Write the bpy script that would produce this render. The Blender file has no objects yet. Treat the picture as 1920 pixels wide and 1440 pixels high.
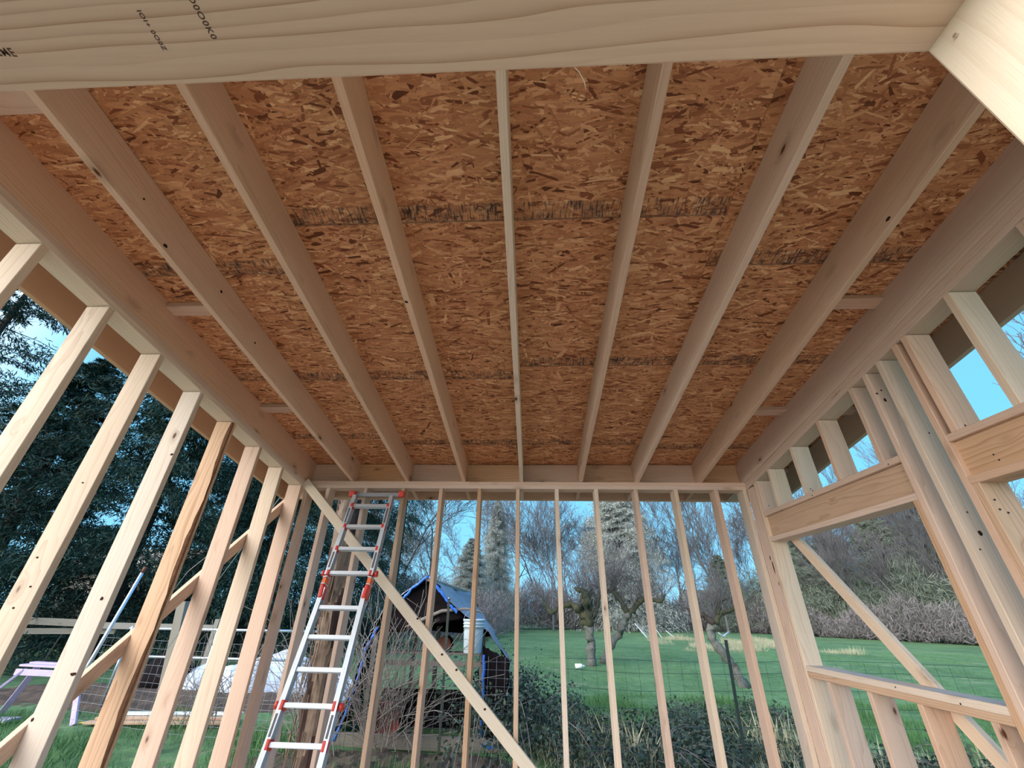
import bpy, math, random
import numpy as np
from mathutils import Vector, Matrix

random.seed(7)
rng = np.random.default_rng(11)
scene = bpy.context.scene
COL = scene.collection
H = 1.51            # eye height above the floor deck; heights below are written relative to the eye and lifted at the end
R = math.radians

# ------------------------------------------------------------------ camera, sky, sun, exposure
FPX, PITCH, YAW, ROLL = 760.9, R(29.07), R(-3.066), R(1.09)
cam_data = bpy.data.cameras.new('camera')
cam_data.sensor_width = 36.0
cam_data.lens = FPX / 1920 * 36.0
cam_data.clip_start = 0.02
cam_data.clip_end = 600
cam = bpy.data.objects.new('camera', cam_data)
COL.objects.link(cam)
_r0 = Vector((math.cos(YAW), -math.sin(YAW), 0))
_f0 = Vector((math.sin(YAW), math.cos(YAW), 0))
_z = Vector((0, 0, 1))
_fw = _f0 * math.cos(PITCH) + _z * math.sin(PITCH)
_up = -_f0 * math.sin(PITCH) + _z * math.cos(PITCH)
_rt = _r0 * math.cos(ROLL) + _up * math.sin(ROLL)
_u2 = -_r0 * math.sin(ROLL) + _up * math.cos(ROLL)
cam.matrix_world = Matrix(((_rt.x, _u2.x, -_fw.x, 0), (_rt.y, _u2.y, -_fw.y, 0), (_rt.z, _u2.z, -_fw.z, H), (0, 0, 0, 1)))
scene.camera = cam

scene.view_settings.view_transform = 'Standard'
scene.view_settings.look = 'None'
scene.view_settings.gamma = 1.0
scene.view_settings.use_curve_mapping = False
scene.view_settings.exposure = 1.36

world = bpy.data.worlds.new('evening_sky')
scene.world = world
world.use_nodes = True
wn, wl = world.node_tree.nodes, world.node_tree.links
wn.clear()
w_out = wn.new('ShaderNodeOutputWorld')
w_bg = wn.new('ShaderNodeBackground')
w_tc = wn.new('ShaderNodeTexCoord')
w_sep = wn.new('ShaderNodeSeparateXYZ')
wl.new(w_tc.outputs['Generated'], w_sep.inputs[0])
w_ramp = wn.new('ShaderNodeValToRGB')            # horizon to zenith
w_ramp.color_ramp.elements[0].position = 0.0
w_ramp.color_ramp.elements[0].color = (0.142, 0.345, 0.50, 1)
w_ramp.color_ramp.elements[1].position = 0.75
w_ramp.color_ramp.elements[1].color = (0.085, 0.235, 0.50, 1)
e = w_ramp.color_ramp.elements.new(0.25)
e.color = (0.100, 0.315, 0.49, 1)
wl.new(w_sep.outputs['Z'], w_ramp.inputs[0])
w_dot = wn.new('ShaderNodeVectorMath')           # evening glow, wide, round the set sun behind and to the left
w_dot.operation = 'DOT_PRODUCT'
wl.new(w_tc.outputs['Generated'], w_dot.inputs[0])
_g = Vector((-0.80, -0.56, 0.20)).normalized()
w_dot.inputs[1].default_value = _g
w_mr = wn.new('ShaderNodeMapRange')
w_mr.inputs['From Min'].default_value = 0.33
w_mr.inputs['From Max'].default_value = 1.0
w_mr.interpolation_type = 'SMOOTHSTEP'
wl.new(w_dot.outputs['Value'], w_mr.inputs['Value'])
w_mix = wn.new('ShaderNodeMix')
w_mix.data_type = 'RGBA'
wl.new(w_mr.outputs[0], w_mix.inputs['Factor'])
wl.new(w_ramp.outputs[0], w_mix.inputs['A'])
w_mix.inputs['B'].default_value = (2.75, 2.7, 2.65, 1)
wl.new(w_mix.outputs['Result'], w_bg.inputs['Color'])
w_bg.inputs['Strength'].default_value = 1.0
wl.new(w_bg.outputs[0], w_out.inputs[0])

sun_d = bpy.data.lights.new('low_evening_sun', 'SUN')
sun_d.energy = 0.28
sun_d.angle = R(40)
sun_d.color = (1.0, 0.97, 0.92)
sun = bpy.data.objects.new('low_evening_sun', sun_d)
COL.objects.link(sun)
sun.rotation_euler = _g.to_track_quat('Z', 'Y').to_euler()

# ------------------------------------------------------------------ materials
def new_mat(name):
    m = bpy.data.materials.new(name)
    m.use_nodes = True
    nt = m.node_tree
    b = nt.nodes['Principled BSDF']
    return m, nt, b

def N(nt, kind, **kw):
    n = nt.nodes.new(kind)
    for k, v in kw.items():
        setattr(n, k, v)
    return n

def flat(name, col, rough=0.7, metal=0.0, noise=0.0, scale=20, bump=0.0, trans=0.0):
    m, nt, b = new_mat(name)
    b.inputs['Base Color'].default_value = (*col, 1)
    b.inputs['Roughness'].default_value = rough
    b.inputs['Metallic'].default_value = metal
    if noise or bump:
        tc = N(nt, 'ShaderNodeTexCoord')
        nz = N(nt, 'ShaderNodeTexNoise')
        nz.inputs['Scale'].default_value = scale
        nz.inputs['Detail'].default_value = 4
        nt.links.new(tc.outputs['Object'], nz.inputs['Vector'])
        if noise:
            mx = N(nt, 'ShaderNodeMix', data_type='RGBA')
            mx.inputs['A'].default_value = (*[c * (1 - noise) for c in col], 1)
            mx.inputs['B'].default_value = (*[min(1, c * (1 + noise)) for c in col], 1)
            nt.links.new(nz.outputs['Fac'], mx.inputs['Factor'])
            nt.links.new(mx.outputs['Result'], b.inputs['Base Color'])
        if bump:
            bp = N(nt, 'ShaderNodeBump')
            bp.inputs['Strength'].default_value = bump
            bp.inputs['Distance'].default_value = 0.01
            nt.links.new(nz.outputs['Fac'], bp.inputs['Height'])
            nt.links.new(bp.outputs[0], b.inputs['Normal'])
    if trans:
        b.inputs['Transmission Weight'].default_value = 0
    return m

def lumber(name, early, late, knot=(0.10, 0.035, 0.015), ring=70.0, contrast=0.55, knots=0.86, blotch=0.25):
    """softwood board: growth rings about a pith off to one side, running along local X; knots; per-board tone"""
    m, nt, b = new_mat(name)
    L = nt.links.new
    tc = N(nt, 'ShaderNodeTexCoord')
    oi = N(nt, 'ShaderNodeObjectInfo')
    # random shift so that no two boards repeat
    wn_ = N(nt, 'ShaderNodeTexWhiteNoise', noise_dimensions='1D')
    L(oi.outputs['Random'], wn_.inputs['W'])
    sc = N(nt, 'ShaderNodeVectorMath', operation='MULTIPLY')
    sc.inputs[1].default_value = (40, 0.10, 0.10)
    L(wn_.outputs['Color'], sc.inputs[0])
    add = N(nt, 'ShaderNodeVectorMath', operation='ADD')
    L(tc.outputs['Object'], add.inputs[0]); L(sc.outputs[0], add.inputs[1])
    # knots
    ks = N(nt, 'ShaderNodeVectorMath', operation='MULTIPLY')
    ks.inputs[1].default_value = (4.2, 9.0, 9.0)
    L(add.outputs[0], ks.inputs[0])
    vor = N(nt, 'ShaderNodeTexVoronoi')
    vor.inputs['Scale'].default_value = 1.0
    L(ks.outputs[0], vor.inputs['Vector'])
    vsep = N(nt, 'ShaderNodeSeparateColor')
    L(vor.outputs['Color'], vsep.inputs[0])
    pick = N(nt, 'ShaderNodeMath', operation='GREATER_THAN'); pick.inputs[1].default_value = knots
    L(vsep.outputs[0], pick.inputs[0])
    kmask = N(nt, 'ShaderNodeMapRange'); kmask.interpolation_type = 'SMOOTHSTEP'
    kmask.inputs['From Min'].default_value = 0.13; kmask.inputs['From Max'].default_value = 0.05
    L(vor.outputs['Distance'], kmask.inputs['Value'])
    km = N(nt, 'ShaderNodeMath', operation='MULTIPLY'); L(kmask.outputs[0], km.inputs[0]); L(pick.outputs[0], km.inputs[1])
    halo = N(nt, 'ShaderNodeMapRange'); halo.interpolation_type = 'SMOOTHSTEP'
    halo.inputs['From Min'].default_value = 0.40; halo.inputs['From Max'].default_value = 0.05
    L(vor.outputs['Distance'], halo.inputs['Value'])
    hm = N(nt, 'ShaderNodeMath', operation='MULTIPLY'); L(halo.outputs[0], hm.inputs[0]); L(pick.outputs[0], hm.inputs[1])
    # rings
    gs = N(nt, 'ShaderNodeVectorMath', operation='MULTIPLY')
    gs.inputs[1].default_value = (0.55, 4.0, 4.0)
    L(add.outputs[0], gs.inputs[0])
    wob = N(nt, 'ShaderNodeTexNoise'); wob.inputs['Scale'].default_value = 1.3; wob.inputs['Detail'].default_value = 3
    L(gs.outputs[0], wob.inputs['Vector'])
    sep = N(nt, 'ShaderNodeSeparateXYZ'); L(add.outputs[0], sep.inputs[0])
    yy = N(nt, 'ShaderNodeMath', operation='ADD'); yy.inputs[1].default_value = 0.05; L(sep.outputs['Y'], yy.inputs[0])
    zz = N(nt, 'ShaderNodeMath', operation='ADD'); zz.inputs[1].default_value = -0.16; L(sep.outputs['Z'], zz.inputs[0])
    cmb = N(nt, 'ShaderNodeCombineXYZ'); L(yy.outputs[0], cmb.inputs[0]); L(zz.outputs[0], cmb.inputs[1])
    ln = N(nt, 'ShaderNodeVectorMath', operation='LENGTH'); L(cmb.outputs[0], ln.inputs[0])
    wm = N(nt, 'ShaderNodeMath', operation='MULTIPLY_ADD'); wm.inputs[1].default_value = 0.13
    L(wob.outputs['Fac'], wm.inputs[0]); L(ln.outputs['Value'], wm.inputs[2])
    hk = N(nt, 'ShaderNodeMath', operation='MULTIPLY_ADD'); hk.inputs[1].default_value = 0.03
    L(hm.outputs[0], hk.inputs[0]); L(wm.outputs[0], hk.inputs[2])
    rg = N(nt, 'ShaderNodeMath', operation='MULTIPLY'); rg.inputs[1].default_value = ring; L(hk.outputs[0], rg.inputs[0])
    fr = N(nt, 'ShaderNodeMath', operation='FRACT'); L(rg.outputs[0], fr.inputs[0])
    pw = N(nt, 'ShaderNodeMath', operation='POWER'); pw.inputs[1].default_value = 3.2; L(fr.outputs[0], pw.inputs[0])
    # fine fibre
    fs = N(nt, 'ShaderNodeVectorMath', operation='MULTIPLY'); fs.inputs[1].default_value = (6, 160, 160); L(add.outputs[0], fs.inputs[0])
    fib = N(nt, 'ShaderNodeTexNoise'); fib.inputs['Scale'].default_value = 1.0; fib.inputs['Detail'].default_value = 3; L(fs.outputs[0], fib.inputs['Vector'])
    bl = N(nt, 'ShaderNodeTexNoise'); bl.inputs['Scale'].default_value = 2.2; bl.inputs['Detail'].default_value = 3
    bs = N(nt, 'ShaderNodeVectorMath', operation='MULTIPLY'); bs.inputs[1].default_value = (0.8, 5, 5); L(add.outputs[0], bs.inputs[0]); L(bs.outputs[0], bl.inputs['Vector'])
    fl = N(nt, 'ShaderNodeMath', operation='FLOOR'); L(rg.outputs[0], fl.inputs[0])
    rw = N(nt, 'ShaderNodeTexWhiteNoise', noise_dimensions='1D'); L(fl.outputs[0], rw.inputs['W'])
    rm = N(nt, 'ShaderNodeMapRange'); rm.inputs['To Min'].default_value = contrast * .25; rm.inputs['To Max'].default_value = contrast * 1.35; L(rw.outputs['Value'], rm.inputs['Value'])
    f1 = N(nt, 'ShaderNodeMath', operation='MULTIPLY'); L(rm.outputs[0], f1.inputs[1]); L(pw.outputs[0], f1.inputs[0])
    f2 = N(nt, 'ShaderNodeMath', operation='MULTIPLY_ADD'); f2.inputs[1].default_value = 0.25; L(fib.outputs['Fac'], f2.inputs[0]); L(f1.outputs[0], f2.inputs[2])
    f3 = N(nt, 'ShaderNodeMath', operation='MULTIPLY_ADD'); f3.inputs[1].default_value = blotch; f3.use_clamp = True
    L(bl.outputs['Fac'], f3.inputs[0]); L(f2.outputs[0], f3.inputs[2])
    c1 = N(nt, 'ShaderNodeMix', data_type='RGBA')
    c1.inputs['A'].default_value = (*early, 1); c1.inputs['B'].default_value = (*late, 1)
    L(f3.outputs[0], c1.inputs['Factor'])
    hs = N(nt, 'ShaderNodeHueSaturation')
    v = N(nt, 'ShaderNodeMapRange'); v.inputs['To Min'].default_value = 0.90; v.inputs['To Max'].default_value = 1.09
    L(oi.outputs['Random'], v.inputs['Value']); L(v.outputs[0], hs.inputs['Value'])
    sv = N(nt, 'ShaderNodeMapRange'); sv.inputs['To Min'].default_value = 0.8; sv.inputs['To Max'].default_value = 1.15
    L(wn_.outputs['Value'], sv.inputs['Value']); L(sv.outputs[0], hs.inputs['Saturation'])
    L(c1.outputs['Result'], hs.inputs['Color'])
    hal = N(nt, 'ShaderNodeMix', data_type='RGBA'); hal.inputs['B'].default_value = (late[0] * .55, late[1] * .5, late[2] * .45, 1)
    hf = N(nt, 'ShaderNodeMath', operation='MULTIPLY'); hf.inputs[1].default_value = 0.45; L(hm.outputs[0], hf.inputs[0])
    L(hf.outputs[0], hal.inputs['Factor']); L(hs.outputs[0], hal.inputs['A'])
    c2 = N(nt, 'ShaderNodeMix', data_type='RGBA'); c2.inputs['B'].default_value = (*knot, 1)
    L(km.outputs[0], c2.inputs['Factor']); L(hal.outputs['Result'], c2.inputs['A'])
    L(c2.outputs['Result'], b.inputs['Base Color'])
    bp = N(nt, 'ShaderNodeBump'); bp.inputs['Strength'].default_value = 0.25; bp.inputs['Distance'].default_value = 0.002
    L(fib.outputs['Fac'], bp.inputs['Height']); L(bp.outputs[0], b.inputs['Normal'])
    b.inputs['Roughness'].default_value = 0.72
    b.inputs['Specular IOR Level'].default_value = 0.25
    return m

M = {}
M['fir'] = lumber('fir_lumber', (0.78, 0.57, 0.44), (0.50, 0.31, 0.21), knots=0.76, contrast=0.32, blotch=0.42)
M['fir_pale'] = lumber('pale_fir_lumber', (0.84, 0.70, 0.56), (0.58, 0.42, 0.31), knots=0.76, contrast=0.38, blotch=0.42)
M['fir_warm'] = lumber('warm_fir_lumber', (0.74, 0.49, 0.31), (0.44, 0.24, 0.13), knots=0.78, blotch=0.40)
M['header'] = lumber('header_board', (0.78, 0.62, 0.46), (0.40, 0.22, 0.12), ring=85, contrast=0.5, knots=0.97, blotch=0.15)
M['fir_clear'] = lumber('clear_pale_board', (0.84, 0.73, 0.58), (0.70, 0.55, 0.41), knots=0.97, contrast=0.35)
M['grey_wood'] = lumber('weathered_wood', (0.30, 0.27, 0.23), (0.16, 0.14, 0.11))
M['bark_face'] = flat('stripped_bark_edge', (0.22, 0.10, 0.05), 0.9, noise=0.5, scale=30, bump=0.6)
M['steel'] = flat('nail_steel', (0.75, 0.73, 0.70), 0.25, 1.0)
M['nail_hole'] = flat('dark_nail_head', (0.05, 0.04, 0.04), 0.6)
M['ink'] = flat('stamp_ink', (0.11, 0.08, 0.06), 0.9)
M['alu'] = flat('brushed_aluminium', (0.62, 0.67, 0.72), 0.42, 0.55, noise=0.06, scale=8)
M['alu_dark'] = flat('rail_label', (0.09, 0.09, 0.11), 0.5, noise=0.3, scale=60)
M['red'] = flat('red_plastic', (0.66, 0.045, 0.03), 0.35)
M['orange'] = flat('orange_plastic', (0.85, 0.16, 0.04), 0.4)
M['white_plastic'] = flat('white_plastic', (0.82, 0.84, 0.86), 0.45)
M['tpost'] = flat('green_post_paint', (0.035, 0.05, 0.04), 0.55, noise=0.3)
M['barge'] = lumber('overhang_board', (0.60, 0.42, 0.30), (0.48, 0.31, 0.21), knots=0.98, contrast=0.2)
M['wire'] = flat('galvanised_wire', (0.28, 0.28, 0.30), 0.5, 0.4)
M['wire_white'] = flat('thin_pale_wire', (0.26, 0.26, 0.27), 0.5, 0.2)
M['pipe'] = flat('galvanised_pipe', (0.55, 0.62, 0.68), 0.35, 0.7, noise=0.12, scale=6)
M['bucket'] = flat('pale_blue_bucket', (0.50, 0.60, 0.66), 0.4, noise=0.08, scale=5)
M['knot'] = flat('dark_knot', (0.045, 0.022, 0.014), 0.85)
M['tarp_grey'] = flat('silver_grey_tarp', (0.17, 0.19, 0.24), 0.5, noise=0.4, scale=5, bump=0.5)
M['tarp_pale'] = flat('faded_tarp', (0.40, 0.42, 0.46), 0.6, noise=0.35, scale=6, bump=0.5)
M['dark_and_shade'] = flat('dark_sheet_and_shade', (0.012, 0.009, 0.010), 0.8, noise=0.3, scale=4)  # near-black: shade inside the coop put into the colour; also dark sheet and panes
M['tarp_blue'] = flat('blue_tarp_hem', (0.03, 0.16, 0.62), 0.45, noise=0.25, scale=12, bump=0.4)
M['tarp_white'] = flat('white_tarp', (0.48, 0.55, 0.66), 0.5, noise=0.15, scale=3, bump=0.8)
M['terracotta'] = flat('faded_red_plastic', (0.40, 0.10, 0.08), 0.6, noise=0.3, scale=6)
M['lilac'] = flat('lilac_paint', (0.50, 0.40, 0.60), 0.6, noise=0.15, scale=10)
M['soil'] = flat('bare_soil', (0.10, 0.075, 0.06), 0.95, noise=0.5, scale=9, bump=1.0)
M['rust'] = flat('rusty_drum', (0.16, 0.05, 0.03), 0.8, noise=0.5, scale=12)
M['board_orange'] = flat('weathered_orange_board', (0.55, 0.34, 0.22), 0.8, noise=0.25, scale=12)
M['yellow'] = flat('dandelion_yellow', (0.80, 0.60, 0.03), 0.6)
M['twig'] = flat('dry_cane', (0.23, 0.20, 0.18), 0.85, noise=0.4, scale=4)
M['twig_grey'] = flat('grey_twig', (0.13, 0.12, 0.125), 0.9, noise=0.35, scale=0.6)
M['bare_bark'] = flat('pale_grey_bark', (0.13, 0.125, 0.12), 0.9, noise=0.35, scale=0.5)
M['dark_bark'] = flat('dark_bark', (0.055, 0.045, 0.04), 0.95, noise=0.4, scale=6, bump=0.8)
M['post_bark'] = flat('peeling_log_bark', (0.06, 0.038, 0.032), 0.95, noise=0.7, scale=9, bump=1.0)
M['post_sap'] = flat('exposed_sapwood', (0.14, 0.095, 0.065), 0.85, noise=0.45, scale=14, bump=0.8)
M['moss_bark'] = flat('mossy_bark', (0.050, 0.050, 0.026), 0.95, noise=0.8, scale=7, bump=0.9)
M['lichen_bark'] = flat('lichen_grey_bark', (0.12, 0.12, 0.105), 0.95, noise=0.8, scale=11, bump=0.9)
M['concrete'] = flat('plywood_deck', (0.46, 0.36, 0.29), 0.8, noise=0.12, scale=5)
M['white_petal'] = flat('dead_white_grass', (0.55, 0.55, 0.40), 0.9, noise=0.2)

def leafmat(name, a, b_, rough=0.75, scale=0.8):
    m, nt, b = new_mat(name)
    g = N(nt, 'ShaderNodeNewGeometry')
    oi = N(nt, 'ShaderNodeTexNoise'); oi.inputs['Scale'].default_value = scale; oi.inputs['Detail'].default_value = 3
    nt.links.new(g.outputs['Position'], oi.inputs['Vector'])
    at = N(nt, 'ShaderNodeMath', operation='MULTIPLY_ADD'); at.inputs[1].default_value = 0.6
    nt.links.new(g.outputs['Random Per Island'], at.inputs[0])
    at2 = N(nt, 'ShaderNodeMath', operation='MULTIPLY'); at2.inputs[1].default_value = 0.45
    nt.links.new(oi.outputs['Fac'], at2.inputs[0]); nt.links.new(at2.outputs[0], at.inputs[2])
    mx = N(nt, 'ShaderNodeMix', data_type='RGBA'); mx.inputs['A'].default_value = (*a, 1); mx.inputs['B'].default_value = (*b_, 1)
    nt.links.new(at.outputs[0], mx.inputs['Factor']); nt.links.new(mx.outputs['Result'], b.inputs['Base Color'])
    b.inputs['Roughness'].default_value = rough
    b.inputs['Specular IOR Level'].default_value = 0.2
    return m
M['cedar'] = leafmat('dark_cedar_foliage', (0.010, 0.028, 0.024), (0.045, 0.085, 0.060))
M['cedar_far'] = leafmat('grey_green_foliage', (0.15, 0.17, 0.155), (0.50, 0.52, 0.47))
M['wood_green'] = leafmat('woodland_green', (0.07, 0.095, 0.07), (0.30, 0.34, 0.26))
M['bramble'] = leafmat('bramble_leaf', (0.012, 0.028, 0.02), (0.10, 0.14, 0.10))
M['thicket'] = leafmat('leafless_thicket', (0.10, 0.085, 0.085), (0.36, 0.32, 0.32))
M['grass'] = leafmat('grass_blade', (0.022, 0.085, 0.028), (0.13, 0.26, 0.085), scale=0.5)
M['straw'] = leafmat('pale_straw', (0.30, 0.28, 0.17), (0.55, 0.52, 0.36))

def ground_mat():
    m, nt, b = new_mat('meadow_turf')
    L = nt.links.new
    tc = N(nt, 'ShaderNodeTexCoord')
    n1 = N(nt, 'ShaderNodeTexNoise'); n1.inputs['Scale'].default_value = 0.35; n1.inputs['Detail'].default_value = 6
    n2 = N(nt, 'ShaderNodeTexNoise'); n2.inputs['Scale'].default_value = 4.0; n2.inputs['Detail'].default_value = 5
    n3 = N(nt, 'ShaderNodeTexNoise'); n3.inputs['Scale'].default_value = 0.9; n3.inputs['Detail'].default_value = 8
    for n_ in (n1, n2, n3): L(tc.outputs['Object'], n_.inputs['Vector'])
    r = N(nt, 'ShaderNodeValToRGB')
    r.color_ramp.elements[0].position = 0.30; r.color_ramp.elements[0].color = (0.025, 0.085, 0.030, 1)
    r.color_ramp.elements[1].position = 0.72; r.color_ramp.elements[1].color = (0.14, 0.26, 0.095, 1)
    a = N(nt, 'ShaderNodeMath', operation='MULTIPLY_ADD'); a.inputs[1].default_value = 0.5
    h = N(nt, 'ShaderNodeMath', operation='MULTIPLY'); h.inputs[1].default_value = 0.5
    L(n2.outputs['Fac'], h.inputs[0]); L(n1.outputs['Fac'], a.inputs[0]); L(h.outputs[0], a.inputs[2]); L(a.outputs[0], r.inputs[0])
    dm = N(nt, 'ShaderNodeMapRange'); dm.inputs['From Min'].default_value = 0.60; dm.inputs['From Max'].default_value = 0.68
    L(n3.outputs['Fac'], dm.inputs['Value'])
    mx = N(nt, 'ShaderNodeMix', data_type='RGBA'); mx.inputs['B'].default_value = (0.20, 0.24, 0.13, 1)
    ds = N(nt, 'ShaderNodeMath', operation='MULTIPLY'); ds.inputs[1].default_value = 0.6; L(dm.outputs[0], ds.inputs[0])
    L(ds.outputs[0], mx.inputs['Factor']); L(r.outputs[0], mx.inputs['A']); # added brown ring on the unseen ground by the building, cuts green bounce
    sp = N(nt, 'ShaderNodeSeparateXYZ'); L(tc.outputs['Object'], sp.inputs[0])
    ax = N(nt, 'ShaderNodeMath', operation='ABSOLUTE'); L(sp.outputs['X'], ax.inputs[0])
    ay = N(nt, 'ShaderNodeMath', operation='ADD'); ay.inputs[1].default_value = -1.6; L(sp.outputs['Y'], ay.inputs[0])
    ab = N(nt, 'ShaderNodeMath', operation='ABSOLUTE'); L(ay.outputs[0], ab.inputs[0])
    mxx = N(nt, 'ShaderNodeMath', operation='MAXIMUM'); L(ax.outputs[0], mxx.inputs[0]); L(ab.outputs[0], mxx.inputs[1])
    an = N(nt, 'ShaderNodeMath', operation='MULTIPLY_ADD'); an.inputs[1].default_value = 1.4; L(n2.outputs['Fac'], an.inputs[0]); L(mxx.outputs[0], an.inputs[2])
    dr = N(nt, 'ShaderNodeMapRange'); dr.inputs['From Min'].default_value = 5.6; dr.inputs['From Max'].default_value = 5.1; L(an.outputs[0], dr.inputs['Value'])
    dx = N(nt, 'ShaderNodeMix', data_type='RGBA'); dx.inputs['B'].default_value = (0.21, 0.165, 0.135, 1)
    L(dr.outputs[0], dx.inputs['Factor']); L(mx.outputs['Result'], dx.inputs['A'])
    L(dx.outputs['Result'], b.inputs['Base Color'])
    bp = N(nt, 'ShaderNodeBump'); bp.inputs['Strength'].default_value = 0.8; bp.inputs['Distance'].default_value = 0.08
    L(n2.outputs['Fac'], bp.inputs['Height']); L(bp.outputs[0], b.inputs['Normal'])
    b.inputs['Roughness'].default_value = 0.95
    return m
M['turf'] = ground_mat()

def osb_mat():
    """strand board: colour from each strand's own random value; a printed ink band across each sheet (local Y band)"""
    m, nt, b = new_mat('strand_board')
    L = nt.links.new
    at = N(nt, 'ShaderNodeAttribute', attribute_name='strand')
    r = N(nt, 'ShaderNodeValToRGB')
    el = r.color_ramp.elements
    el[0].position = 0.0; el[0].color = (0.13, 0.042, 0.014, 1)
    el[1].position = 1.0; el[1].color = (0.86, 0.56, 0.29, 1)
    for p, c in ((0.12, (0.26, 0.085, 0.035)), (0.30, (0.47, 0.20, 0.09)), (0.65, (0.68, 0.34, 0.165)), (0.9, (0.84, 0.51, 0.28))):
        k = el.new(p); k.color = (*c, 1)
    L(at.outputs['Fac'], r.inputs[0])
    tc = N(nt, 'ShaderNodeTexCoord')
    sc = N(nt, 'ShaderNodeVectorMath', operation='MULTIPLY'); sc.inputs[1].default_value = (14, 130, 130); L(tc.outputs['Object'], sc.inputs[0])
    nz = N(nt, 'ShaderNodeTexNoise'); nz.inputs['Scale'].default_value = 1; nz.inputs['Detail'].default_value = 3; L(sc.outputs[0], nz.inputs['Vector'])
    v = N(nt, 'ShaderNodeMapRange'); v.inputs['To Min'].default_value = 0.72; v.inputs['To Max'].default_value = 1.22; L(nz.outputs['Fac'], v.inputs['Value'])
    hs = N(nt, 'ShaderNodeHueSaturation'); L(r.outputs[0], hs.inputs['Color']); L(v.outputs[0], hs.inputs['Value'])
    # printed band: y in band, broken up; vertical ticks
    sep = N(nt, 'ShaderNodeSeparateXYZ'); L(tc.outputs['Object'], sep.inputs[0])
    lo = N(nt, 'ShaderNodeMapRange'); lo.inputs['From Min'].default_value = 0.012; lo.inputs['From Max'].default_value = 0.018; L(sep.outputs['Y'], lo.inputs['Value'])
    hi = N(nt, 'ShaderNodeMapRange'); hi.inputs['From Min'].default_value = 0.118; hi.inputs['From Max'].default_value = 0.108; L(sep.outputs['Y'], hi.inputs['Value'])
    band = N(nt, 'ShaderNodeMath', operation='MULTIPLY'); L(lo.outputs[0], band.inputs[0]); L(hi.outputs[0], band.inputs[1])
    tx = N(nt, 'ShaderNodeVectorMath', operation='MULTIPLY'); tx.inputs[1].default_value = (95, 14, 1); L(tc.outputs['Object'], tx.inputs[0])
    tn = N(nt, 'ShaderNodeTexNoise'); tn.inputs['Scale'].default_value = 1; tn.inputs['Detail'].default_value = 2; L(tx.outputs[0], tn.inputs['Vector'])
    tk = N(nt, 'ShaderNodeMapRange'); tk.inputs['From Min'].default_value = 0.50; tk.inputs['From Max'].default_value = 0.60; L(tn.outputs['Fac'], tk.inputs['Value'])
    bx = N(nt, 'ShaderNodeVectorMath', operation='MULTIPLY'); bx.inputs[1].default_value = (7, 9, 1); L(tc.outputs['Object'], bx.inputs[0])
    bn = N(nt, 'ShaderNodeTexNoise'); bn.inputs['Scale'].default_value = 1; bn.inputs['Detail'].default_value = 3; L(bx.outputs[0], bn.inputs['Vector'])
    bk = N(nt, 'ShaderNodeMapRange'); bk.inputs['From Min'].default_value = 0.42; bk.inputs['From Max'].default_value = 0.66; L(bn.outputs['Fac'], bk.inputs['Value'])
    s1 = N(nt, 'ShaderNodeMath', operation='MULTIPLY_ADD'); s1.inputs[1].default_value = 0.75
    s0 = N(nt, 'ShaderNodeMath', operation='MULTIPLY'); s0.inputs[1].default_value = 0.55
    L(bk.outputs[0], s0.inputs[0]); L(tk.outputs[0], s1.inputs[0]); L(s0.outputs[0], s1.inputs[2])
    el_ = N(nt, 'ShaderNodeMapRange'); el_.inputs['From Min'].default_value = 0.007; el_.inputs['From Max'].default_value = 0.004   # ruled line at the band's lower edge
    ab = N(nt, 'ShaderNodeMath', operation='SUBTRACT'); ab.inputs[1].default_value = 0.114; L(sep.outputs['Y'], ab.inputs[0])
    ab2 = N(nt, 'ShaderNodeMath', operation='ABSOLUTE'); L(ab.outputs[0], ab2.inputs[0]); L(ab2.outputs[0], el_.inputs['Value'])
    lw = N(nt, 'ShaderNodeMath', operation='MULTIPLY'); lw.inputs[1].default_value = 0.7; L(el_.outputs[0], lw.inputs[0])
    s2 = N(nt, 'ShaderNodeMath', operation='MULTIPLY'); L(s1.outputs[0], s2.inputs[0]); L(band.outputs[0], s2.inputs[1])
    s3 = N(nt, 'ShaderNodeMath', operation='MAXIMUM'); L(s2.outputs[0], s3.inputs[0]); L(lw.outputs[0], s3.inputs[1])
    s4 = N(nt, 'ShaderNodeMath', operation='MULTIPLY'); s4.inputs[1].default_value = 0.85; s4.use_clamp = True; L(s3.outputs[0], s4.inputs[0])
    ink = N(nt, 'ShaderNodeMix', data_type='RGBA'); ink.inputs['B'].default_value = (0.055, 0.045, 0.04, 1)
    L(s4.outputs[0], ink.inputs['Factor']); L(hs.outputs[0], ink.inputs['A'])
    L(ink.outputs['Result'], b.inputs['Base Color'])
    b.inputs['Roughness'].default_value = 0.62
    b.inputs['Specular IOR Level'].default_value = 0.3
    return m
M['osb'] = osb_mat()

for k_ in ('dark_and_shade', 'knot', 'post_bark', 'dark_bark', 'soil', 'ink', 'nail_hole', 'twig'):
    M[k_].node_tree.nodes['Principled BSDF'].inputs['Specular IOR Level'].default_value = 0.05

# ------------------------------------------------------------------ helpers
def tag(o, label=None, cat=None, group=None, kind=None):
    if label: o['label'] = label
    if cat: o['category'] = cat
    if group: o['group'] = group
    if kind: o['kind'] = kind
    return o

def empty(name, loc=(0, 0, 0), label=None, cat=None, group=None, kind=None, rz=0.0):
    o = bpy.data.objects.new(name, None)
    o.location = loc
    o.rotation_euler.z = rz
    o.empty_display_size = 0.1
    COL.objects.link(o)
    return tag(o, label, cat, group, kind)

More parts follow.
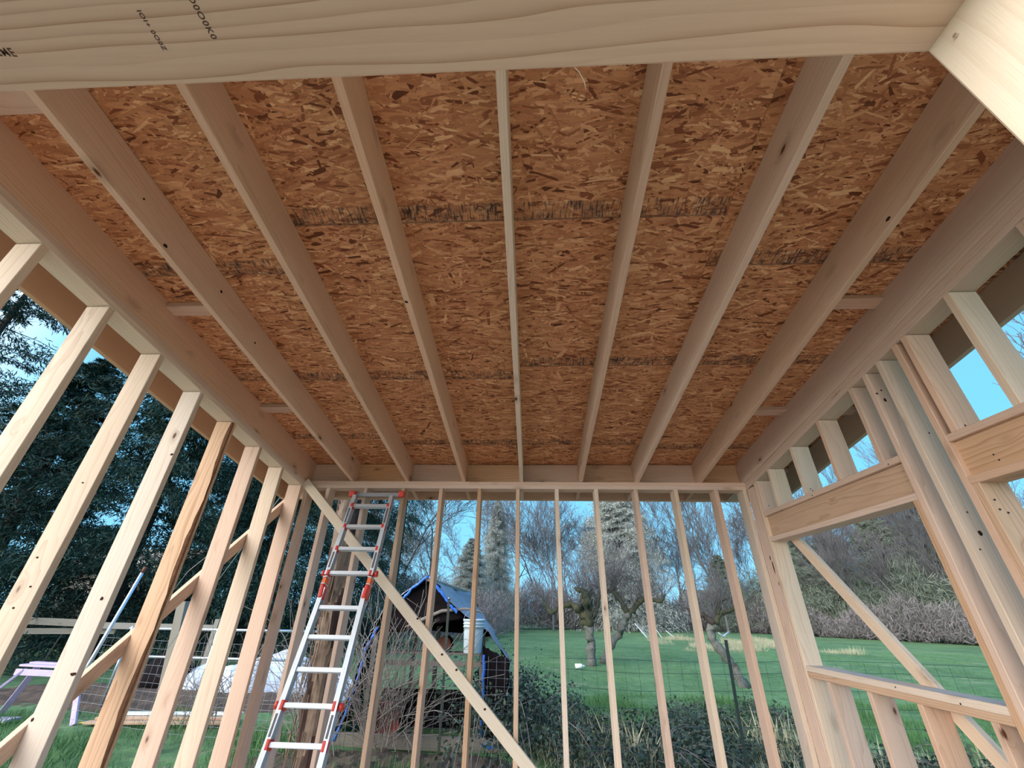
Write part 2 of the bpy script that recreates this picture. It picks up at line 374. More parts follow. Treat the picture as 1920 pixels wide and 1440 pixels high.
def mesh_obj(name, verts, faces, mat, parent=None, mats=None, midx=None, smooth=False):
    me = bpy.data.meshes.new(name)
    me.from_pydata([tuple(v) for v in verts], [], faces)
    for mm in (mats or [mat]):
        me.materials.append(mm)
    if midx is not None:
        me.polygons.foreach_set('material_index', midx)
    if smooth:
        me.polygons.foreach_set('use_smooth', [True] * len(faces))
    me.update()
    o = bpy.data.objects.new(name, me)
    COL.objects.link(o)
    if parent: o.parent = parent
    return o

def np_mesh(name, V, loops_per, mat, attr=None):
    """V: (n_faces, k, 3) array of separate polygons with k corners"""
    n, k, _ = V.shape
    me = bpy.data.meshes.new(name)
    me.vertices.add(n * k); me.vertices.foreach_set('co', V.reshape(-1).astype(np.float32))
    me.loops.add(n * k); me.loops.foreach_set('vertex_index', np.arange(n * k, dtype=np.int32))
    me.polygons.add(n)
    me.polygons.foreach_set('loop_start', np.arange(0, n * k, k, dtype=np.int32))
    me.polygons.foreach_set('loop_total', np.full(n, k, dtype=np.int32))
    if attr is not None:
        a = me.attributes.new(attr[0], 'FLOAT', 'FACE'); a.data.foreach_set('value', attr[1].astype(np.float32))
    me.materials.append(mat)
    me.update(calc_edges=True)
    return me

def indexed_mesh(name, V, F, mat):
    """V (nv,3), F (nf,4) quads"""
    me = bpy.data.meshes.new(name)
    nf, k = F.shape
    me.vertices.add(len(V)); me.vertices.foreach_set('co', V.reshape(-1).astype(np.float32))
    me.loops.add(nf * k); me.loops.foreach_set('vertex_index', F.reshape(-1).astype(np.int32))
    me.polygons.add(nf)
    me.polygons.foreach_set('loop_start', np.arange(0, nf * k, k, dtype=np.int32))
    me.polygons.foreach_set('loop_total', np.full(nf, k, dtype=np.int32))
    me.materials.append(mat)
    me.update(calc_edges=True)
    return me

def link(name, me, parent=None, loc=(0, 0, 0), rot=(0, 0, 0), scale=(1, 1, 1)):
    o = bpy.data.objects.new(name, me)
    o.location = loc; o.rotation_euler = rot; o.scale = scale
    if parent: o.parent = parent
    COL.objects.link(o)
    return o

def board_mesh(name, L, w, t, mat, seg=6, wob=0.0012, c=0.0025):
    """sawn board along local X: eased arrises and a slight crook"""
    V, F = [], []
    a, b_ = w / 2, t / 2
    prof = [(-a + c, -b_), (a - c, -b_), (a, -b_ + c), (a, b_ - c), (a - c, b_), (-a + c, b_), (-a, b_ - c), (-a, -b_ + c)]
    ph, ph2 = random.uniform(0, 6.28), random.uniform(0, 6.28)
    for i in range(seg + 1):
        x = -L / 2 + L * i / seg
        dy = wob * math.sin(ph + 2.6 * i / seg * 2); dz = wob * math.sin(ph2 + 2.1 * i / seg * 2)
        for (y, z) in prof:
            V.append((x, y + dy, z + dz))
    for i in range(seg):
        for j in range(8):
            p, q = i * 8 + j, i * 8 + (j + 1) % 8
            F.append((p, q, q + 8, p + 8))
    F.append(tuple(reversed(range(8)))); F.append(tuple(range(seg * 8, seg * 8 + 8)))
    me = bpy.data.meshes.new(name)
    me.from_pydata(V, [], F)
    me.materials.append(mat)
    me.update()
    return me

def frame_of(A, B, wdir):
    A, B = Vector(A), Vector(B)
    x = (B - A).normalized()
    y = Vector(wdir); y = (y - x * y.dot(x)).normalized()
    z = x.cross(y)
    Mx = Matrix((x, y, z)).transposed().to_4x4()
    return Mx, (A + B) / 2, (B - A).length

def board(name, parent, A, B, w, t, wdir, mat='fir', **kw):
    """board centred on the line A-B, width w along wdir, thickness t across"""
    Mx, mid, L = frame_of(A, B, wdir)
    me = board_mesh(name, L, w, t, M[mat] if isinstance(mat, str) else mat, **kw)
    o = bpy.data.objects.new(name, me)
    COL.objects.link(o)
    off = parent.location if parent else Vector((0, 0, 0))
    Mx.translation = mid - off
    o.matrix_local = Mx
    if parent: o.parent = parent
    return o

def tube(pts, radii, sides=6, cap=True):
    """tapered tube through points -> V, F"""
    V, F = [], []
    pts = [Vector(p) for p in pts]
    n = len(pts)
    up = Vector((0, 0, 1))
    for i, p in enumerate(pts):
        d = (pts[min(i + 1, n - 1)] - pts[max(i - 1, 0)])
        d = d.normalized() if d.length > 1e-9 else up
        s = d.cross(Vector((0, 0, 1)) if abs(d.z) < 0.9 else Vector((0, 1, 0))).normalized()
        u = d.cross(s)
        for k in range(sides):
            a = 2 * math.pi * k / sides
            V.append(p + (s * math.cos(a) + u * math.sin(a)) * radii[i])
    for i in range(n - 1):
        for k in range(sides):
            a, b_ = i * sides + k, i * sides + (k + 1) % sides
            F.append((a, b_, b_ + sides, a + sides))
    if cap:
        F.append(tuple(reversed(range(sides)))); F.append(tuple(range((n - 1) * sides, n * sides)))
    return V, F

class MB:
    def __init__(s): s.V, s.F, s.I = [], [], []
    def add(s, V, F, idx=0):
        o = len(s.V); s.V += [tuple(v) for v in V]; s.F += [tuple(i + o for i in f) for f in F]; s.I += [idx] * len(F)
    def tube(s, pts, radii, sides=6, idx=0):
        if not isinstance(radii, (list, tuple)): radii = [radii] * len(pts)
        s.add(*tube(pts, radii, sides), idx)
    def box(s, c, d, idx=0, rot=None):
        x, y, z = [k / 2 for k in d]; c = Vector(c)
        V = [Vector((i, j, k)) for i in (-x, x) for j in (-y, y) for k in (-z, z)]
        if rot: V = [rot @ v for v in V]
        s.add([c + v for v in V], [(0, 1, 3, 2), (4, 6, 7, 5), (0, 4, 5, 1), (2, 3, 7, 6), (0, 2, 6, 4), (1, 5, 7, 3)], idx)
    def build(s, name, mat, parent=None, smooth=False):
        mats = mat if isinstance(mat, list) else [mat]
        off = parent.location if parent else Vector((0, 0, 0))
        return mesh_obj(name, [Vector(v) - off for v in s.V], s.F, None, parent, mats, s.I, smooth)

# ------------------------------------------------------------------ the building: measured frame
T = 0.0381
D = 4.251            # inner face of the back wall
ZB, SL = 1.184, 0.1554   # rafter underside at the back wall, roof slope
XL, XR = -2.434, 2.192   # inner faces of the side walls
W6 = 0.1397
FL = -1.51           # top of the floor deck
GZ = -1.75           # ground outside
zr = lambda y: ZB + SL * (D - y)
CS = math.sqrt(1 + SL * SL)
PT = 2 * T * CS      # two plates, measured vertically
nrm = Vector((0, SL, 1)).normalized()

# ground first
def ground():
    n = 90
    xs = np.concatenate([np.linspace(-140, -12, 14), np.linspace(-11, 14, 60), np.linspace(16, 160, 16)])
    ys = np.concatenate([np.linspace(-40, -1, 8), np.linspace(0, 24, 60), np.linspace(25, 180, 22)])
    X, Y = np.meshgrid(xs, ys)
    Z = GZ + 0.03 * np.sin(X * 1.7 + Y * .6) * np.cos(Y * 1.3) + 0.0 * X
    near = (np.abs(X) < 3.2) & (Y < 5.2) & (Y > -1.2)
    Z = np.where(near, GZ - 0.02, Z)
    Z = np.where(Y > 10, Z + 0.15 * np.sin(X * .11) * np.minimum((Y - 10) / 20, 1), Z)
    V = np.stack([X, Y, Z], -1).reshape(-1, 3)
    nx, ny = len(xs), len(ys)
    i = np.arange(nx - 1)[None, :] + nx * np.arange(ny - 1)[:, None]
    F = np.stack([i, i + 1, i + 1 + nx, i + nx], -1).reshape(-1, 4)
    me = indexed_mesh('ground', V, F, M['turf'])
    me.polygons.foreach_set('use_smooth', [True] * len(me.polygons))
    return tag(link('ground', me), 'green meadow ground with mown turf and paler dead patches', kind='structure')
ground()

mb = MB()
mb.box((-0.121, 2.16, FL - 0.02), (4.9, 4.5, 0.04))
mb.build('floor', M['concrete'])
bpy.data.objects['floor']['kind'] = 'structure'
fl_rim = MB(); fl_rim.box((-0.121, 2.16, FL - 0.14), (4.86, 4.46, 0.19)); o = fl_rim.build('trim_1', M['grey_wood']); o['kind'] = 'structure'

# ---- back wall
back = empty('wall_back', (-0.12, D + W6 / 2, FL), kind='structure')
X0 = -0.144
yb = D + W6 / 2
z_top = ZB
board('bottom_plate', back, (XL - W6, yb, FL + T / 2), (XR + W6, yb, FL + T / 2), W6, T, (0, 1, 0))
board('top_plate', back, (XL, yb, z_top - 1.5 * T), (XR, yb, z_top - 1.5 * T), W6, T, (0, 1, 0), 'fir')
board('top_plate', back, (XL, yb, z_top - T / 2 - .0005), (XR, yb, z_top - T / 2 - .0005), W6, T, (0, 1, 0), 'fir')
stud_x = {-5: (-1.18 * 0, 0)}
for k in range(-5, 6):
    x = X0 + k * 0.4064
    mt = 'fir_warm' if k in (-1, 0, -3) else ('fir_pale' if k in (2, 4, 1) else 'fir')
    board('stud', back, (x, yb, FL + T), (x + random.uniform(-.002, .002), yb, z_top - 2 * T), W6, T, (0, 1, 0), mt)
board('stud', back, (XR - T / 2, yb, FL + T), (XR - T / 2, yb, z_top - 2 * T), W6, T, (0, 1, 0), 'fir_pale')
board('stud', back, (XL + T / 2, yb, FL + T), (XL + T / 2, yb, z_top - 2 * T), W6, T, (0, 1, 0), 'fir')
# diagonal brace on the inner side, from the left top corner down to the right
br = board('brace', back, (-2.43, D - .020, 1.165), (0.30, D - .020, -1.40), 0.089, T, (0, 0, 1), 'fir_clear')

# ---- left wall
left = empty('wall_left', (XL - W6 / 2, 2.2, FL), kind='structure')
xc = XL - W6 / 2
def rake_plate(parent, xm, nm, y0, y1, off, mat='fir'):
    board(nm, parent, (xm, y0, zr(y0) - off), (xm, y1, zr(y1) - off), W6, T, (1, 0, 0), mat)
YF = 0.111           # outer face of the front wall
rake_plate(left, xc, 'top_plate', YF, D + W6, 0.5 * T * CS + .0005)
rake_plate(left, xc, 'top_plate', YF, D - 0.002, 1.5 * T * CS, 'fir_pale')
board('bottom_plate', left, (xc, YF, FL + T / 2), (xc, D - .002, FL + T / 2), W6, T, (1, 0, 0))
Y0L = 4.166
for k in range(0, 10):
    ya = Y0L - 0.4064 * k            # near edge of the stud
    y = ya + T / 2
    ztop = zr(ya + T) - PT
    if k == 4 - 0 and False: pass
    mt = 'fir_pale' if k in (1, 4, 5, 6, 7) else 'fir'
    if k == 3:
        # stud with a waney, bark-stripped edge: rough irregular inner arris
        V, F, I = [], [], []
        n = 40
        z0 = FL + T
        rr = random.Random(5)
        for i in range(n + 1):
            z = z0 + (ztop - z0) * i / n
            wv = 0.012 + 0.012 * math.sin(i * .55) + rr.uniform(0, .008)
            xo_, xi = -W6 / 2, W6 / 2
            prof = [(xo_, -T / 2), (xi - wv, -T / 2), (xi - wv * .35, -T / 2 + .007), (xi - rr.uniform(0, .003), -T / 2 + .016 + rr.uniform(0, .004)), (xi, T / 2), (xo_, T / 2)]
            V += [(p[0], p[1], z - FL) for p in prof]
        for i in range(n):
            for j in range(6):
                p, q = i * 6 + j, i * 6 + (j + 1) % 6
                F.append((p, q, q + 6, p + 6)); I.append(1 if j in (1, 2) else 0)
        F += [tuple(reversed(range(6))), tuple(range(n * 6, n * 6 + 6))]; I += [0, 0]
        # board grain runs along local X, so store the mesh rotated
        Vr = [(v[2], v[0], v[1]) for v in V]
        o = mesh_obj('stud', Vr, F, None, None, [M['fir_warm'], M['bark_face']], I)
        o.matrix_local = Matrix(((0, 1, 0, 0), (0, 0, 1, y - left.location.y), (1, 0, 0, 0), (0, 0, 0, 1)))
        o.parent = left
        o['label'] = 'orange-brown stud with a rough bark-stripped edge'
        continue
    board('stud', left, (xc, y, FL + T), (xc, y, ztop), W6, T, (1, 0, 0), mt)
# the long diagonal brace nailed outside the studs
def lbz(y): return -0.626 + (y - 2.457) * (0.986 + 0.626) / (4.228 - 2.457)
_bd = Vector((0, 1, (0.986 + 0.626) / (4.228 - 2.457))).normalized()
_bn = Vector((0, -_bd.z, _bd.y))
def lb(y): return Vector((XL - W6 - T / 2 - .001, y, lbz(y))) - _bn * 0.0445
board('brace', left, lb(1.62), lb(4.34), 0.089, T, _bn, 'fir')

# ---- right wall
right = empty('wall_right', (XR + W6 / 2, 2.2, FL), kind='structure')
xc = XR + W6 / 2
rake_plate(right, xc, 'top_plate', YF, D + W6, 0.5 * T * CS + .0005)
rake_plate(right, xc, 'top_plate', YF, D - 0.002, 1.5 * T * CS, 'fir')
board('bottom_plate', right, (xc, YF, FL + T / 2), (xc, D - .002, FL + T / 2), W6, T, (1, 0, 0))
def rstud(ya, z0, z1=None, mat='fir', nm='stud'):
    """ya: near edge"""
    y = ya + T / 2
    z1 = zr(ya + T) - PT if z1 is None else z1
    return board(nm, right, (xc, y, z0), (xc, y, z1), W6, T, (1, 0, 0), mat)
HB, HT = 0.585, 0.846           # header underside, header top plate top
S_T, S_B = -0.354, -0.354 - 2 * T
z0 = FL + T
# corner: flat stud facing the room, then a king stud
board('stud', right, (XR + T / 2, D - 0.072, z0), (XR + T / 2, D - 0.072, zr(D - .14) - PT - 0.022), 0.136, T, (0, 1, 0), 'fir')
rstud(4.060, z0, mat='fir_pale')
# E: trimmer and king, F: single, K: king and trimmer
rstud(2.394, z0, mat='fir')
rstud(2.4335, z0, HB, mat='fir_warm')
rstud(2.262, z0, mat='fir_pale')
rstud(2.115, z0, mat='fir')
rstud(2.0755, z0, HB, mat='fir_warm')
# window one: header over, doubled sill under
def header(ya, yb_, name='header'):
    L_ = yb_ - ya
    board('header_plate', right, (xc, ya, HT - T / 2), (xc, yb_, HT - T / 2), W6, T, (1, 0, 0), 'fir')
    board('header_board', right, (XR + 0.028 + T / 2, ya, (HB + HT) / 2), (XR + 0.028 + T / 2, yb_, (HB + HT) / 2), HT - HB - 2 * T - .001, T, (0, 0, 1), 'fir_warm')
    board('header_board', right, (XR + W6 - T / 2, ya, (HB + HT) / 2), (XR + W6 - T / 2, yb_, (HB + HT) / 2), HT - HB - 2 * T - .001, T, (0, 0, 1), 'fir_warm')
    board('header_plate', right, (xc, ya, HB + T / 2), (xc, yb_, HB + T / 2), W6, T, (1, 0, 0), 'fir')
header(2.4330, 4.059)
board('sill_plate', right, (xc, 2.472, S_T - T / 2), (xc, 4.059, S_T - T / 2), W6, T, (1, 0, 0), 'fir_pale')
board('sill_plate', right, (xc, 2.472, S_T - 1.5 * T - .0005), (xc, 4.059, S_T - 1.5 * T - .0005), W6, T, (1, 0, 0), 'fir_warm')
for ya in (3.802, 3.385, 2.985, 2.556):
    rstud(ya, z0, S_B - .001, mat='fir', nm='cripple_stud')
for i, ya in enumerate((4.020, 3.765, 3.352, 2.947, 2.540)):
    rstud(ya, HT, mat='fir_pale' if i in (1, 2) else 'fir', nm='cripple_stud')
# window two
header(0.82, 2.1140)
for i, ya in enumerate((2.0400, 1.727, 1.321, 0.915)):
    rstud(ya, HT, mat=('fir', 'fir_pale')[i % 2], nm='cripple_stud')
rstud(0.781, z0, mat='fir'); rstud(0.8200, z0, HB, mat='fir')
board('sill_plate', right, (xc, 0.86, S_T - T / 2), (xc, 2.0745, S_T - T / 2), W6, T, (1, 0, 0), 'fir_pale')
for ya in (1.727, 1.321, 0.915):
    rstud(ya, z0, S_T - T, mat='fir', nm='cripple_stud')
rstud(0.36, z0)
# brace outside, falling from the back corner toward the front
_rd = Vector((0, 3.874 - 2.791, 0.585 + 0.586)).normalized()
_rn = Vector((0, -_rd.z, _rd.y))
def rb(y): return Vector((XR + W6 + T / 2 + .001, y, 0.585 + (y - 3.874) * (0.585 + 0.586) / (3.874 - 2.791))) - _rn * 0.0445
board('brace', right, rb(4.25), rb(2.02), 0.089, T, _rn, 'fir_pale')

# ---- front wall round the door opening the picture is taken from
front = empty('wall_front', (0, YF + W6 / 2, FL), kind='structure')
yf = YF + W6 / 2
XP = 0.4724
zf = zr(YF + W6) - 0.002
board('header_plate', front, (-0.90, yf, 0.585 + T / 2), (XP, yf, 0.585 + T / 2), W6, T, (0, 1, 0), 'header', wob=0)
board('header_board', front, (-0.90, YF + T / 2, 0.75), (XP, YF + T / 2, 0.75), 0.235, T, (0, 0, 1), 'fir')
board('header_board', front, (-0.90, YF + W6 - T / 2, 0.75), (XP, YF + W6 - T / 2, 0.75), 0.235, T, (0, 0, 1), 'fir')
board('trimmer_stud', front, (XP + T / 2, yf, z0), (XP + T / 2, yf, 0.868), W6, T, (0, 1, 0), 'fir_clear', wob=0)
board('trimmer_stud', front, (-0.90 - T / 2, yf, z0), (-0.90 - T / 2, yf, 0.868), W6, T, (0, 1, 0), 'fir_clear')
for x in (XP + 1.5 * T, -0.90 - 1.5 * T, 0.95, 1.36, 1.77, 2.15, -1.34, -1.75, -2.16, -2.41):
    board('stud', front, (x, yf, z0), (x, yf, zf - 2 * T), W6, T, (0, 1, 0), 'fir')
for x in (-0.6, -0.2, 0.2):
    board('cripple_stud', front, (x, yf, 0.87), (x, yf, zf - 2 * T), W6, T, (0, 1, 0), 'fir')
board('top_plate', front, (XL, yf, zf - 1.5 * T), (XR, yf, zf - 1.5 * T), W6, T, (0, 1, 0))
board('top_plate', front, (XL, yf, zf - T / 2), (XR, yf, zf - T / 2), W6, T, (0, 1, 0))
board('bottom_plate', front, (XP, yf, FL + T / 2), (XR, yf, FL + T / 2), W6, T, (0, 1, 0))
board('bottom_plate', front, (XL, yf, FL + T / 2), (-0.90, yf, FL + T / 2), W6, T, (0, 1, 0))
# nail head near the top of the trimmer
mb = MB(); mb.tube([(XP - .0035, 0.2251, 0.5615), (XP + .002, 0.2251, 0.5615)], [.0022, .0014], 10)
mb.build('nail_head', M['steel'], front)
# stamped lettering on the underside of the header plate
def stamp(txt, x, y, size, ang):
    cu = bpy.data.curves.new('stamp', 'FONT')
    cu.body = txt; cu.size = size; cu.extrude = 0.00005; cu.materials.append(M['ink'])
    cu.space_character = 1.15; cu.offset = 0.0002
    o = bpy.data.objects.new('grade_stamp', cu)
    COL.objects.link(o)
    o.location = Vector((x, y, 0.5848)) - front.location
    o.rotation_euler = (math.pi, 0, ang)
    o.parent = front
    return o

# ------------------------------------------------------------------ ceiling: rafters, lookouts, strand board deck
ceil = empty('ceiling', (0, 2.2, 1.6), kind='structure')
RD = 0.235
YE0, YE1 = -0.45, 4.742      # roof edges, front and back
# measured rafter centre lines: x at the back wall, x near the front header
rafters = [(-1.938, -1.938), (-1.333, -1.330), (-0.7225, -0.7215), (-0.1105, -0.1035), (0.519, 0.500), (1.103, 1.128), (1.747, 1.722)]
rfx = []
for xb, xf in rafters:
    sl = (xb - xf) / (D - 0.9)
    A = Vector((xb - sl * (D - YE0), YE0, zr(YE0))) + nrm * RD / 2
    B = Vector((xb + sl * (YE1 - D), YE1, zr(YE1))) + nrm * RD / 2
    mt = ('fir', 'fir', 'fir', 'fir_pale', 'fir', 'fir', 'fir')[len(rfx)]
    board('rafter', ceil, A, B, RD, T, nrm, mt, wob=0.002)
    rfx.append(xb)
def notched_rafter(xc_, spots):
    """end rafter on the side wall, notched 2x4-flat deep where the lookouts pass over it"""
    pts = []
    def P(y, h): return (y, zr(y) + h * CS)
    bot = [P(YE0, 0), P(YE1, 0)]
    top = [P(YE1, RD)]
    for a in sorted(spots, reverse=True):
        top += [P(a + .089, RD), P(a + .089, RD - T - .001), P(a, RD - T - .001), P(a, RD)]
    top.append(P(YE0, RD))
    prof = bot + top
    n = len(prof)
    # local frame: X along the slope so that the grain follows the rafter
    ex = Vector((0, 1, -SL)).normalized(); ey = nrm; ez = ex.cross(ey)
    org = Vector((xc_, 2.2, zr(2.2)))
    V = []
    for s in (-T / 2, T / 2):
        for (y, z) in prof:
            d = Vector((xc_, y, z)) - org
            V.append((d.dot(ex), d.dot(ey), s))
    # caps as strips between bottom line and top line: triangulated by ngon (planar)
    F = [tuple(reversed(range(n))), tuple(range(n, 2 * n))] + [(i, (i + 1) % n, (i + 1) % n + n, i + n) for i in range(n)]
    o = mesh_obj('end_rafter', V, F, M['fir'], None)
    Mx = Matrix((ex, ey, ez)).transposed().to_4x4(); Mx.translation = org - ceil.location
    o.matrix_local = Mx; o.parent = ceil
    return o
lookL = [0.82, 2.015, 3.180, 4.42]
lookR = [0.82, 2.045, 3.255, 4.42]
notched_rafter(XL - T / 2, lookL)
notched_rafter(XR + T / 2, lookR)
XBL, XBR = XL - W6 - 0.37, XR + W6 + 0.445       # inner faces of the barge rafters
for xx in (XBL - T / 2, XBR + T / 2):
    A = Vector((xx, YE0, zr(YE0))) + nrm * RD / 2; B = Vector((xx, YE1, zr(YE1))) + nrm * RD / 2
    board('barge_rafter', ceil, A, B, RD, T, nrm, 'barge')
for a in lookL:
    z = zr(a + .0445) + (RD - T / 2 - .0005) * CS
    board('lookout', ceil, (XBL, a + .0445, z), (rafters[0][0] - T / 2, a + .0445, z), 0.0885, T, (0, 1, -SL), 'fir')
for a in lookR:
    z = zr(a + .0445) + (RD - T / 2 - .0005) * CS
    board('lookout', ceil, (rafters[-1][0] + T / 2, a + .0445, z), (XBR, a + .0445, z), 0.0885, T, (0, 1, -SL), 'fir')
# blocking on the back plate between the rafters, and the fascia beyond
edges = [XL] + [x for x in rfx] + [XR]
for i in range(len(edges) - 1):
    a = edges[i] + (T / 2 if i else 0.0); b_ = edges[i + 1] - (T / 2 if i < len(edges) - 2 else 0.0)
    board('blocking', ceil, (a + .001, D + W6 - T / 2, ZB + .001 + .1085), (b_ - .001, D + W6 - T / 2, ZB + .001 + .1085), 0.213, T, (0, 0, 1), 'fir_warm' if i % 2 else 'fir')
board('fascia', ceil, (XBL - T, YE1 + T / 2, zr(YE1) + RD / 2 - .002), (XBR + T, YE1 + T / 2, zr(YE1) + RD / 2 - .002), RD, T, (0, 0, 1), 'fir')
board('fascia', ceil, (XBL - T, YE0 - T / 2, zr(YE0) + RD / 2 - .002), (XBR + T, YE0 - T / 2, zr(YE0) + RD / 2 - .002), RD, T, (0, 0, 1), 'fir')

ex = Vector((1, 0, 0)); ey = Vector((0, 1, -SL)).normalized()   # sheet frame: local X across, local Y down-slope, local Z = normal
def osb_sheet(x0, x1, y0, y1, yband, dens):
    """strand-board sheet: a thin slab with its pressed strands as raised chips on the underside. local origin y = band start"""
    Mx = Matrix((ex, ey, nrm)).transposed().to_4x4()
    org = Vector((x0, yband, zr(yband))) + nrm * (RD + .0015)
    g = 0.0012
    L_, a, b_ = x1 - x0 - g, (y0 - yband) * CS + g, (y1 - yband) * CS - g
    n = int(L_ * (b_ - a) * dens)
    cx = rng.uniform(0, L_, n); cy = rng.uniform(a, b_, n)
    ln = rng.gamma(4.0, 0.018, n) + 0.025; wd = rng.gamma(3.5, 0.0028, n) + 0.004
    ang = np.where(rng.random(n) < 0.85, rng.normal(0, 0.27, n), rng.uniform(-1.57, 1.57, n))
    nn = 6
    u = np.array([-.5, -.36, .34, .5, .30, -.42]); v = np.array([-.15, -.5, -.5, .10, .5, .45])
    U = (u[None] + rng.normal(0, .06, (n, nn))) * ln[:, None]; Vv = (v[None] + rng.normal(0, .10, (n, nn))) * wd[:, None]
    ca, sa = np.cos(ang)[:, None], np.sin(ang)[:, None]
    px = np.clip(cx[:, None] + U * ca - Vv * sa, 0, L_); py = np.clip(cy[:, None] + U * sa + Vv * ca, a, b_)
    lay = rng.uniform(0.0001, 0.0014, n)
    pz = -lay[:, None] + (U * rng.normal(0, .004, n)[:, None])
    P = np.stack([px, py, pz], -1)[:, ::-1, :]
    # shade value: mostly mid, some pale, a few dark
    val = np.clip(rng.normal(0.51, 0.205, n), 0.02, 0.98)
    dk = rng.random(n) < 0.05; val[dk] = rng.uniform(0, .2, dk.sum())
    # deeper strands and darker ones first
    slab = np.array([[0, a, 0], [L_, a, 0], [L_, b_, 0], [0, b_, 0], [0, a, .011], [L_, a, .011], [L_, b_, .011], [0, b_, .011]])
    sf = [(0, 3, 2, 1), (4, 5, 6, 7), (0, 1, 5, 4), (1, 2, 6, 5), (2, 3, 7, 6), (3, 0, 4, 7)]
    me = bpy.data.meshes.new('osb_sheet')
    nv = 8 + n * nn
    me.vertices.add(nv); me.vertices.foreach_set('co', np.concatenate([slab.reshape(-1), P.reshape(-1)]).astype(np.float32))
    li = np.concatenate([np.array(sf).reshape(-1), 8 + np.arange(n * nn)])
    me.loops.add(len(li)); me.loops.foreach_set('vertex_index', li.astype(np.int32))
    me.polygons.add(6 + n)
    st = np.concatenate([np.arange(6) * 4, 24 + np.arange(n) * nn]); tt = np.concatenate([np.full(6, 4), np.full(n, nn)])
    me.polygons.foreach_set('loop_start', st.astype(np.int32)); me.polygons.foreach_set('loop_total', tt.astype(np.int32))
    at = me.attributes.new('strand', 'FLOAT', 'FACE'); at.data.foreach_set('value', np.concatenate([np.full(6, .35), val]).astype(np.float32))
    me.materials.append(M['osb'])
    me.update(calc_edges=True)
    o = bpy.data.objects.new('osb_sheet', me)
    COL.objects.link(o)
    Mx.translation = org - ceil.location
    o.matrix_local = Mx; o.parent = ceil
X_A, X_B = XBL - T, XBR + T
rows = [(-0.45, 0.736, (-2.54, -0.10, 2.34), (.1, .1, .1, .1)),
        (0.736, 1.943, (-1.40, 1.04), (0.92, 0.607, 0.924)),
        (1.943, 3.150, (-2.54, -0.10, 2.34), (0.76, 0.76, 0.61, .6)),
        (3.150, 4.357, (-1.40, 1.04), (0.5, 0.618, 0.7)),
        (4.357, 4.742, (-0.10,), (.2, .2))]
for (ya, yb_, cuts, bands) in rows:
    xs = [X_A] + list(cuts) + [X_B]
    for i in range(len(xs) - 1):
        osb_sheet(xs[i], xs[i + 1], ya, yb_, ya + bands[i], 3600 if ya > 0 and ya < 4 else 900)

# stamps on the header underside (characters run along the depth of the plate)
stamp('IOI+ 0O0Z', -0.4425, 0.176, 0.0072, R(89))
stamp('4O0O0K0', -0.376, 0.160, 0.0096, R(88))
stamp('2ME', -0.652, 0.2115, 0.0125, R(4))
# splinter hanging from the header edge
mb = MB(); mb.tube([(.056, .2507, .587), (.062, .254, .583), (.069, .262, .576), (.071, .268, .570)], [.0006, .0005, .0005, .0003], 5)
mb.build('wood_splinter', M['fir_clear'], front)
# small nail heads and holes, as the photograph shows them on the right wall and the left rafters
def nails(parent, pts, r=.0045, ax=(0, -1, 0)):
    for p in pts:
        p = Vector(p); a = Vector(ax)
        mb = MB(); mb.tube([p - a * .002, p + a * .0012], [r, r], 8)
        mb.build('nail_head', M['nail_hole'], parent)
nails(right, [(XR + .05, 2.040, .872), (XR + .095, 2.040, .874), (XR + .03, 2.262, .30), (XR + .04, 3.352, .885), (XR + .05, 3.352, .870), (XR + .05, 4.02, .90),
              (XR + .075, 2.262, .92), (XR + .06, 2.262, .48), (XR + .03, 2.115 - .0395, .50), (XR + .06, 2.0755, .44), (XR + .03, 2.0755, .455), (XR + .09, 2.0755, .30)], .005)
nails(right, [(XR + .0275, 1.96, .66), (XR + .0275, 1.97, .69), (XR, 2.52, .82), (XR, 3.30, .82), (XR, 3.75, .80), (XR, 2.72, -.385), (XR, 3.14, -.372)], .0045, (-1, 0, 0))

# the dark knots and knot holes one can pick out on particular boards
def knot(parent, p, ax, ra, rb, ang=0.0, seed=0):
    p, a = Vector(p), Vector(ax).normalized()
    u = a.orthogonal().normalized() if abs(a.z) > .9 else a.cross(Vector((0, 0, 1))).normalized()
    v = a.cross(u)
    u, v = u * math.cos(ang) + v * math.sin(ang), -u * math.sin(ang) + v * math.cos(ang)
    rr = random.Random(seed + int(p.z * 1000))
    n = 12
    V = [p + a * .0012] + [p + a * .0010 + (u * math.cos(6.283 * k / n) * ra + v * math.sin(6.283 * k / n) * rb) * rr.uniform(.78, 1.15) for k in range(n)]
    V += [p - a * .003 + (w - p) * .9 for w in V[1:n + 1]]
    F = [(0, 1 + k, 1 + (k + 1) % n) for k in range(n)] + [(1 + k, 1 + n + k, 1 + n + (k + 1) % n, 1 + (k + 1) % n) for k in range(n)]
    mb = MB(); mb.add(V, F); mb.build('knot', M['knot'], parent)
YK = Y0L - 0.4064 * 4
for p, ra, rb_ in (((-2.482, YK, .017), .009, .010), ((-2.452, YK, -.34), .018, .008), ((-2.561, YK, -.534), .008, .009), ((-2.445, YK, .885), .010, .008)):
    knot(left, p, (0, -1, 0), ra, rb_)
YK = Y0L - 0.4064 * 5
for p in ((-2.498, YK, .578), (-2.51, YK, -.033), (-2.481, YK, .06), (-2.527, YK, .193)):
    knot(left, p, (0, -1, 0), .006, .004)
xk = rafters[0][0] + T / 2
for p, ra, rb_ in (((xk, 1.843, 1.697), .010, .010), ((xk, 2.249, 1.594), .008, .008), ((xk, 3.03, 1.487), .009, .007), ((xk, 1.432, 1.645), .013, .010), ((xk, 1.235, 1.757), .005, .005)):
    knot(ceil, p, (1, 0, 0), ra, rb_)
knot(ceil, (-.725, 1.811, zr(1.811) - .001), (0, 0, -1), .012, .008)
